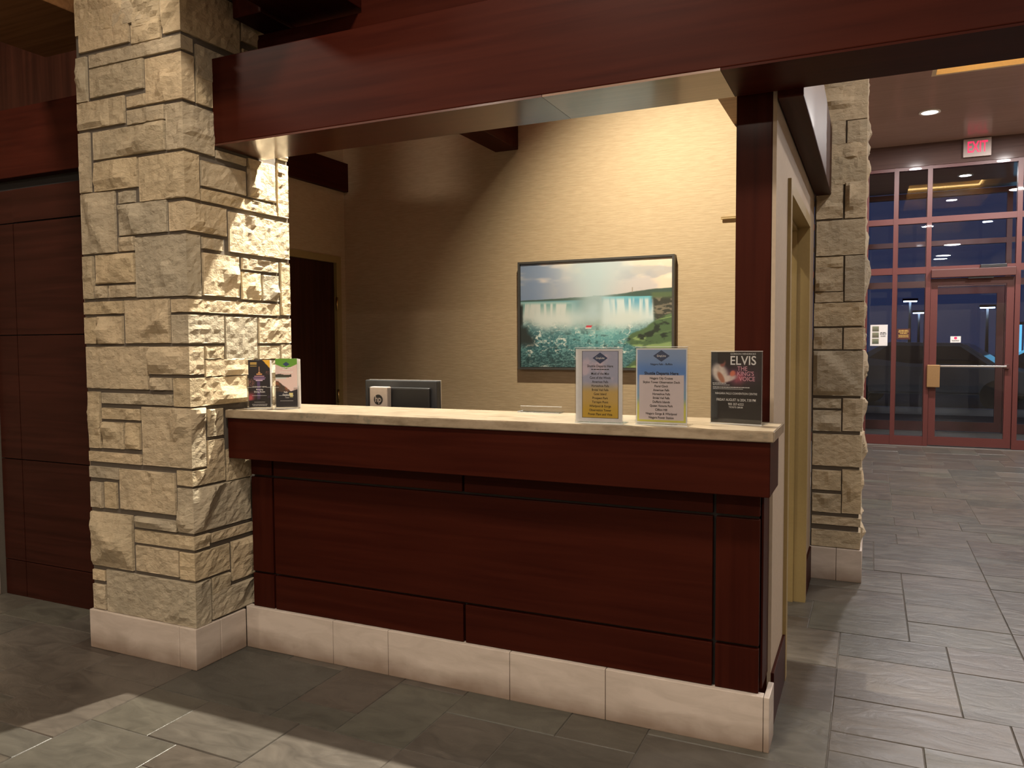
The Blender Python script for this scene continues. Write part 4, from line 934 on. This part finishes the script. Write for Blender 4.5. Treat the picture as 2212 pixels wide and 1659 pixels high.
# ================================================================== NIGHT OUTSIDE
tag(box('ground', -40, 40, 15.6, 90, -.16, -.03, M['asphalt']), kind='structure')
tag(box('kerb_strip', -8, 14, 17.6, 17.9, -.03, .10, M['kerb']), kind='structure')
def car(x, y, rz, body, label):
    t = thing('parked_car', (x, y, -.03), label, 'car', 'cars parked outside the entrance', rz=math.radians(rz))
    prof = [(-2.2, .35), (-2.25, .75), (-1.45, .92), (-.75, 1.42), (.75, 1.46), (1.55, 1.0), (2.15, .92), (2.25, .45), (2.2, .30)]
    V = []; n = len(prof)
    for yy, k in ((-.86, 1), (.86, 1)):
        V += [(px2, yy * (.82 if pz > 1.2 else 1.0), pz) for px2, pz in prof]
    Fc = [tuple(range(n)), tuple(range(2 * n - 1, n - 1, -1))] + [(i, (i + 1) % n, n + (i + 1) % n, n + i) for i in range(n)]
    o = py('body', V, Fc, body, t, world=False); bm = bmesh.new(); bm.from_mesh(o.data); bmesh.ops.recalc_face_normals(bm, faces=bm.faces[:]); bmesh.ops.bevel(bm, geom=bm.edges[:], offset=.05, segments=2, affect='EDGES'); bm.to_mesh(o.data); bm.free()
    for s in (-1, 1):
        V = [(-1.2, s * .845, .98), (1.25, s * .845, 1.0), (.72, s * .735, 1.38), (-.68, s * .735, 1.36)]
        py('side_window', [(a, b + .012 * s, c) for a, b, c in V] + [(a, b + .002 * s, c) for a, b, c in V], [(0, 1, 2, 3), (7, 6, 5, 4), (0, 4, 5, 1), (1, 5, 6, 2), (2, 6, 7, 3), (3, 7, 4, 0)], M['car_glass'], t, world=False)
        for wx in (-1.4, 1.4):
            lathe('wheel', [(.20, -.1), (.33, -.1), (.33, .1), (.20, .1)], (wx, s * .80, .33), M['rubber'], t, 20, 'Y', world=False)
        box('headlamp', 2.16, 2.26, s * .68 - .14, s * .68 + .14, .66, .78, M['chrome'], t, world=False); box('tail_lamp', -2.27, -2.18, s * .68 - .12, s * .68 + .12, .66, .80, M['dark_red'], t, world=False)
    return t
car(1.2, 19.8, 168, M['car_grey'], 'grey car parked outside behind the glass door, closer to the kerb')
car(4.6, 22.6, 175, M['car_dark'], 'dark car parked outside beside the lit cyan panel')
car(-2.6, 22.4, 10, M['car_dark'], 'dark car parked outside behind the narrow side glazing')
ki = thing('lit_panel', (3.9, 26.0, -.03), 'tall cyan lit advertising panel outside in the dark', 'lit panel')
boxes('frame', [((-.45, -.12, 0), (-.38, .12, 2.0)), ((.38, -.12, 0), (.45, .12, 2.0)), ((-.38, -.12, 0), (.38, .12, .35)), ((-.38, -.12, 1.92), (.38, .12, 2.0))], M['charcoal'], ki, world=False)
boxes('light_face', [((-.38, -.08, .35), (-.05, .08, 1.92))], M['cyan'], ki, world=False); boxes('light_face', [((.03, -.08, .35), (.38, .08, 1.92))], M['cyan'], ki, world=False)
def street_lamp(x, y, h, label):
    t = thing('street_lamp', (x, y, -.03), label, 'street lamp', 'street lamps outside the entrance')
    lathe('pole', [(.09, 0), (.05, h)], (0, 0, 0), M['charcoal'], t, 12, world=False)
    boxes('head', [((-.35, -.14, h), (.35, .14, h + .12))], M['charcoal'], t, world=False)
    boxes('lamp_glass', [((-.30, -.11, h - .05), (.30, .11, h - .002))], M['street'], t, world=False)
    return t
for x, y, h, lb in ((1.75, 44, 3.5, 'street lamp showing between the narrow glazing bars'), (2.45, 50, 3.1, 'distant lower street lamp beside the narrow glazing bars'), (5.1, 44, 3.1, 'street lamp glowing behind the glass entrance door')): street_lamp(x, y, h, lb)
for i, (x, y, r_) in enumerate(((-1.5, 30, 1.2), (2.2, 31, 1.1), (6.5, 33, 1.4))):
    bm = bmesh.new(); bmesh.ops.create_icosphere(bm, subdivisions=3, radius=r_)
    for v in bm.verts:
        v.co *= 1 + .18 * mnoise.noise(v.co * 2.2 + Vector((i * 7, 0, 0))); v.co.z = max(v.co.z * .8, -.5 * r_); v.co.z += .5 * r_ - .04
    me = bpy.data.meshes.new('shrub'); bm.to_mesh(me); bm.free(); o = link('shrub', me, M['hedge'], None, True); o.location = (x, y, 0)
    tag(o, 'dark rounded shrub in the car park outside', 'shrub', 'shrubs outside the entrance')

# ================================================================== LAMPS
def downlight(loc, lens, label, group=None, r_=.085):
    t = thing('downlight', loc, label, 'ceiling lamp', group)
    lathe('trim_ring', [(r_ * .86, -.0), (r_ * .86, -.012), (r_ * 1.15, -.012), (r_ * 1.15, 0)], loc, M['white_ink'], t, 32)
    lathe('lens', [(r_ * .85, -.006), (r_ * .85, -.002)], loc, lens, t, 32)
    return t
def hang(l, t):
    loc, rot = l.location.copy(), l.rotation_euler.copy()
    l.parent = t; l.location = loc - Vector(t.location); l.rotation_euler = rot
def light_under(t, energy, color, radius, drop=.016):
    loc = Vector(t.location) - Vector((0, 0, drop))
    l = bpy.data.lights.new('lamp_light', 'AREA'); l.shape = 'DISK'; l.size = radius * 2; l.energy = energy; l.color = color
    o = bpy.data.objects.new('lamp_light', l); COL.objects.link(o); o.location = loc; hang(o, t)
for (x, y) in LOBBY_FILL:
    en_, co_ = (88, SOFT) if x < 1 else (62, (1.0, 0.90, 0.80))
    t = downlight((x, y, CEIL), M['lens_warm'], 'added warm fill light in the lobby ceiling', 'added lobby fill lights', .24)
    light_under(t, en_, co_, .20)
for (x, y) in HALL:
    t = downlight((x, y, CEIL), M['lens'], 'white recessed downlight in the hall ceiling by the entrance', 'hall downlights', .10)
    light_under(t, 95, COOL, .085)
for (x, y) in HALL_FILL:
    t = downlight((x, y, CEIL), M['lens'], 'added white fill light in the hall ceiling ' + ('beside the booth' if y < 6 else 'beyond the lit cove'), 'added hall fill lights', .15)
    light_under(t, 42 if y < 6 else 150, COOL, .12)
for nm, (loc, tg, en, co, an, bl, ra), lb in (('track_spotlight', LAMPS[0], 'small black spotlight in the booth aimed over the counter'), ('track_spotlight', LAMPS[1], 'small black spotlight in the booth aimed at the waterfall picture')):
    t = thing(nm, (loc[0], loc[1], BZ), lb, 'spotlight', 'booth spotlights')
    d = (Vector(tg) - Vector(loc)).normalized(); q = d.to_track_quat('-Z', 'Y').to_matrix().to_4x4()
    lathe('stem', [(.012, 0), (.012, BZ - loc[2] - .02)], (0, 0, -(BZ - loc[2]) + .02), M['black'], t, 12, world=False)
    o = lathe('lamp_head', [(.03, .10), (.045, .085), (.045, .005), (.040, .005), (.036, .03), (.03, .03)], (0, 0, 0), M['black'], t, 24, world=False)
    o.data.transform(Matrix.Translation((0, 0, .005))); o.location = Vector(loc) - Vector(t.location); o.rotation_euler = q.to_euler()
    hang(spot('lamp_light', Vector(loc) + d * .012, tg, en, co, an, bl, ra), t)
    if loc is A2:   # added flap, blocks the picture spot's spill through the doorway
        o = boxes('spill_flap', [((.080, -.075, -.32), (.083, .082, .0))], M['black'], t, world=False); o.location = o.location + Vector(loc) - Vector(t.location)
t = downlight((1.2, 13.1, 3.84), M['lens'], 'white downlight in the vestibule ceiling', None, .09)
light_under(t, 22, COOL, .08)
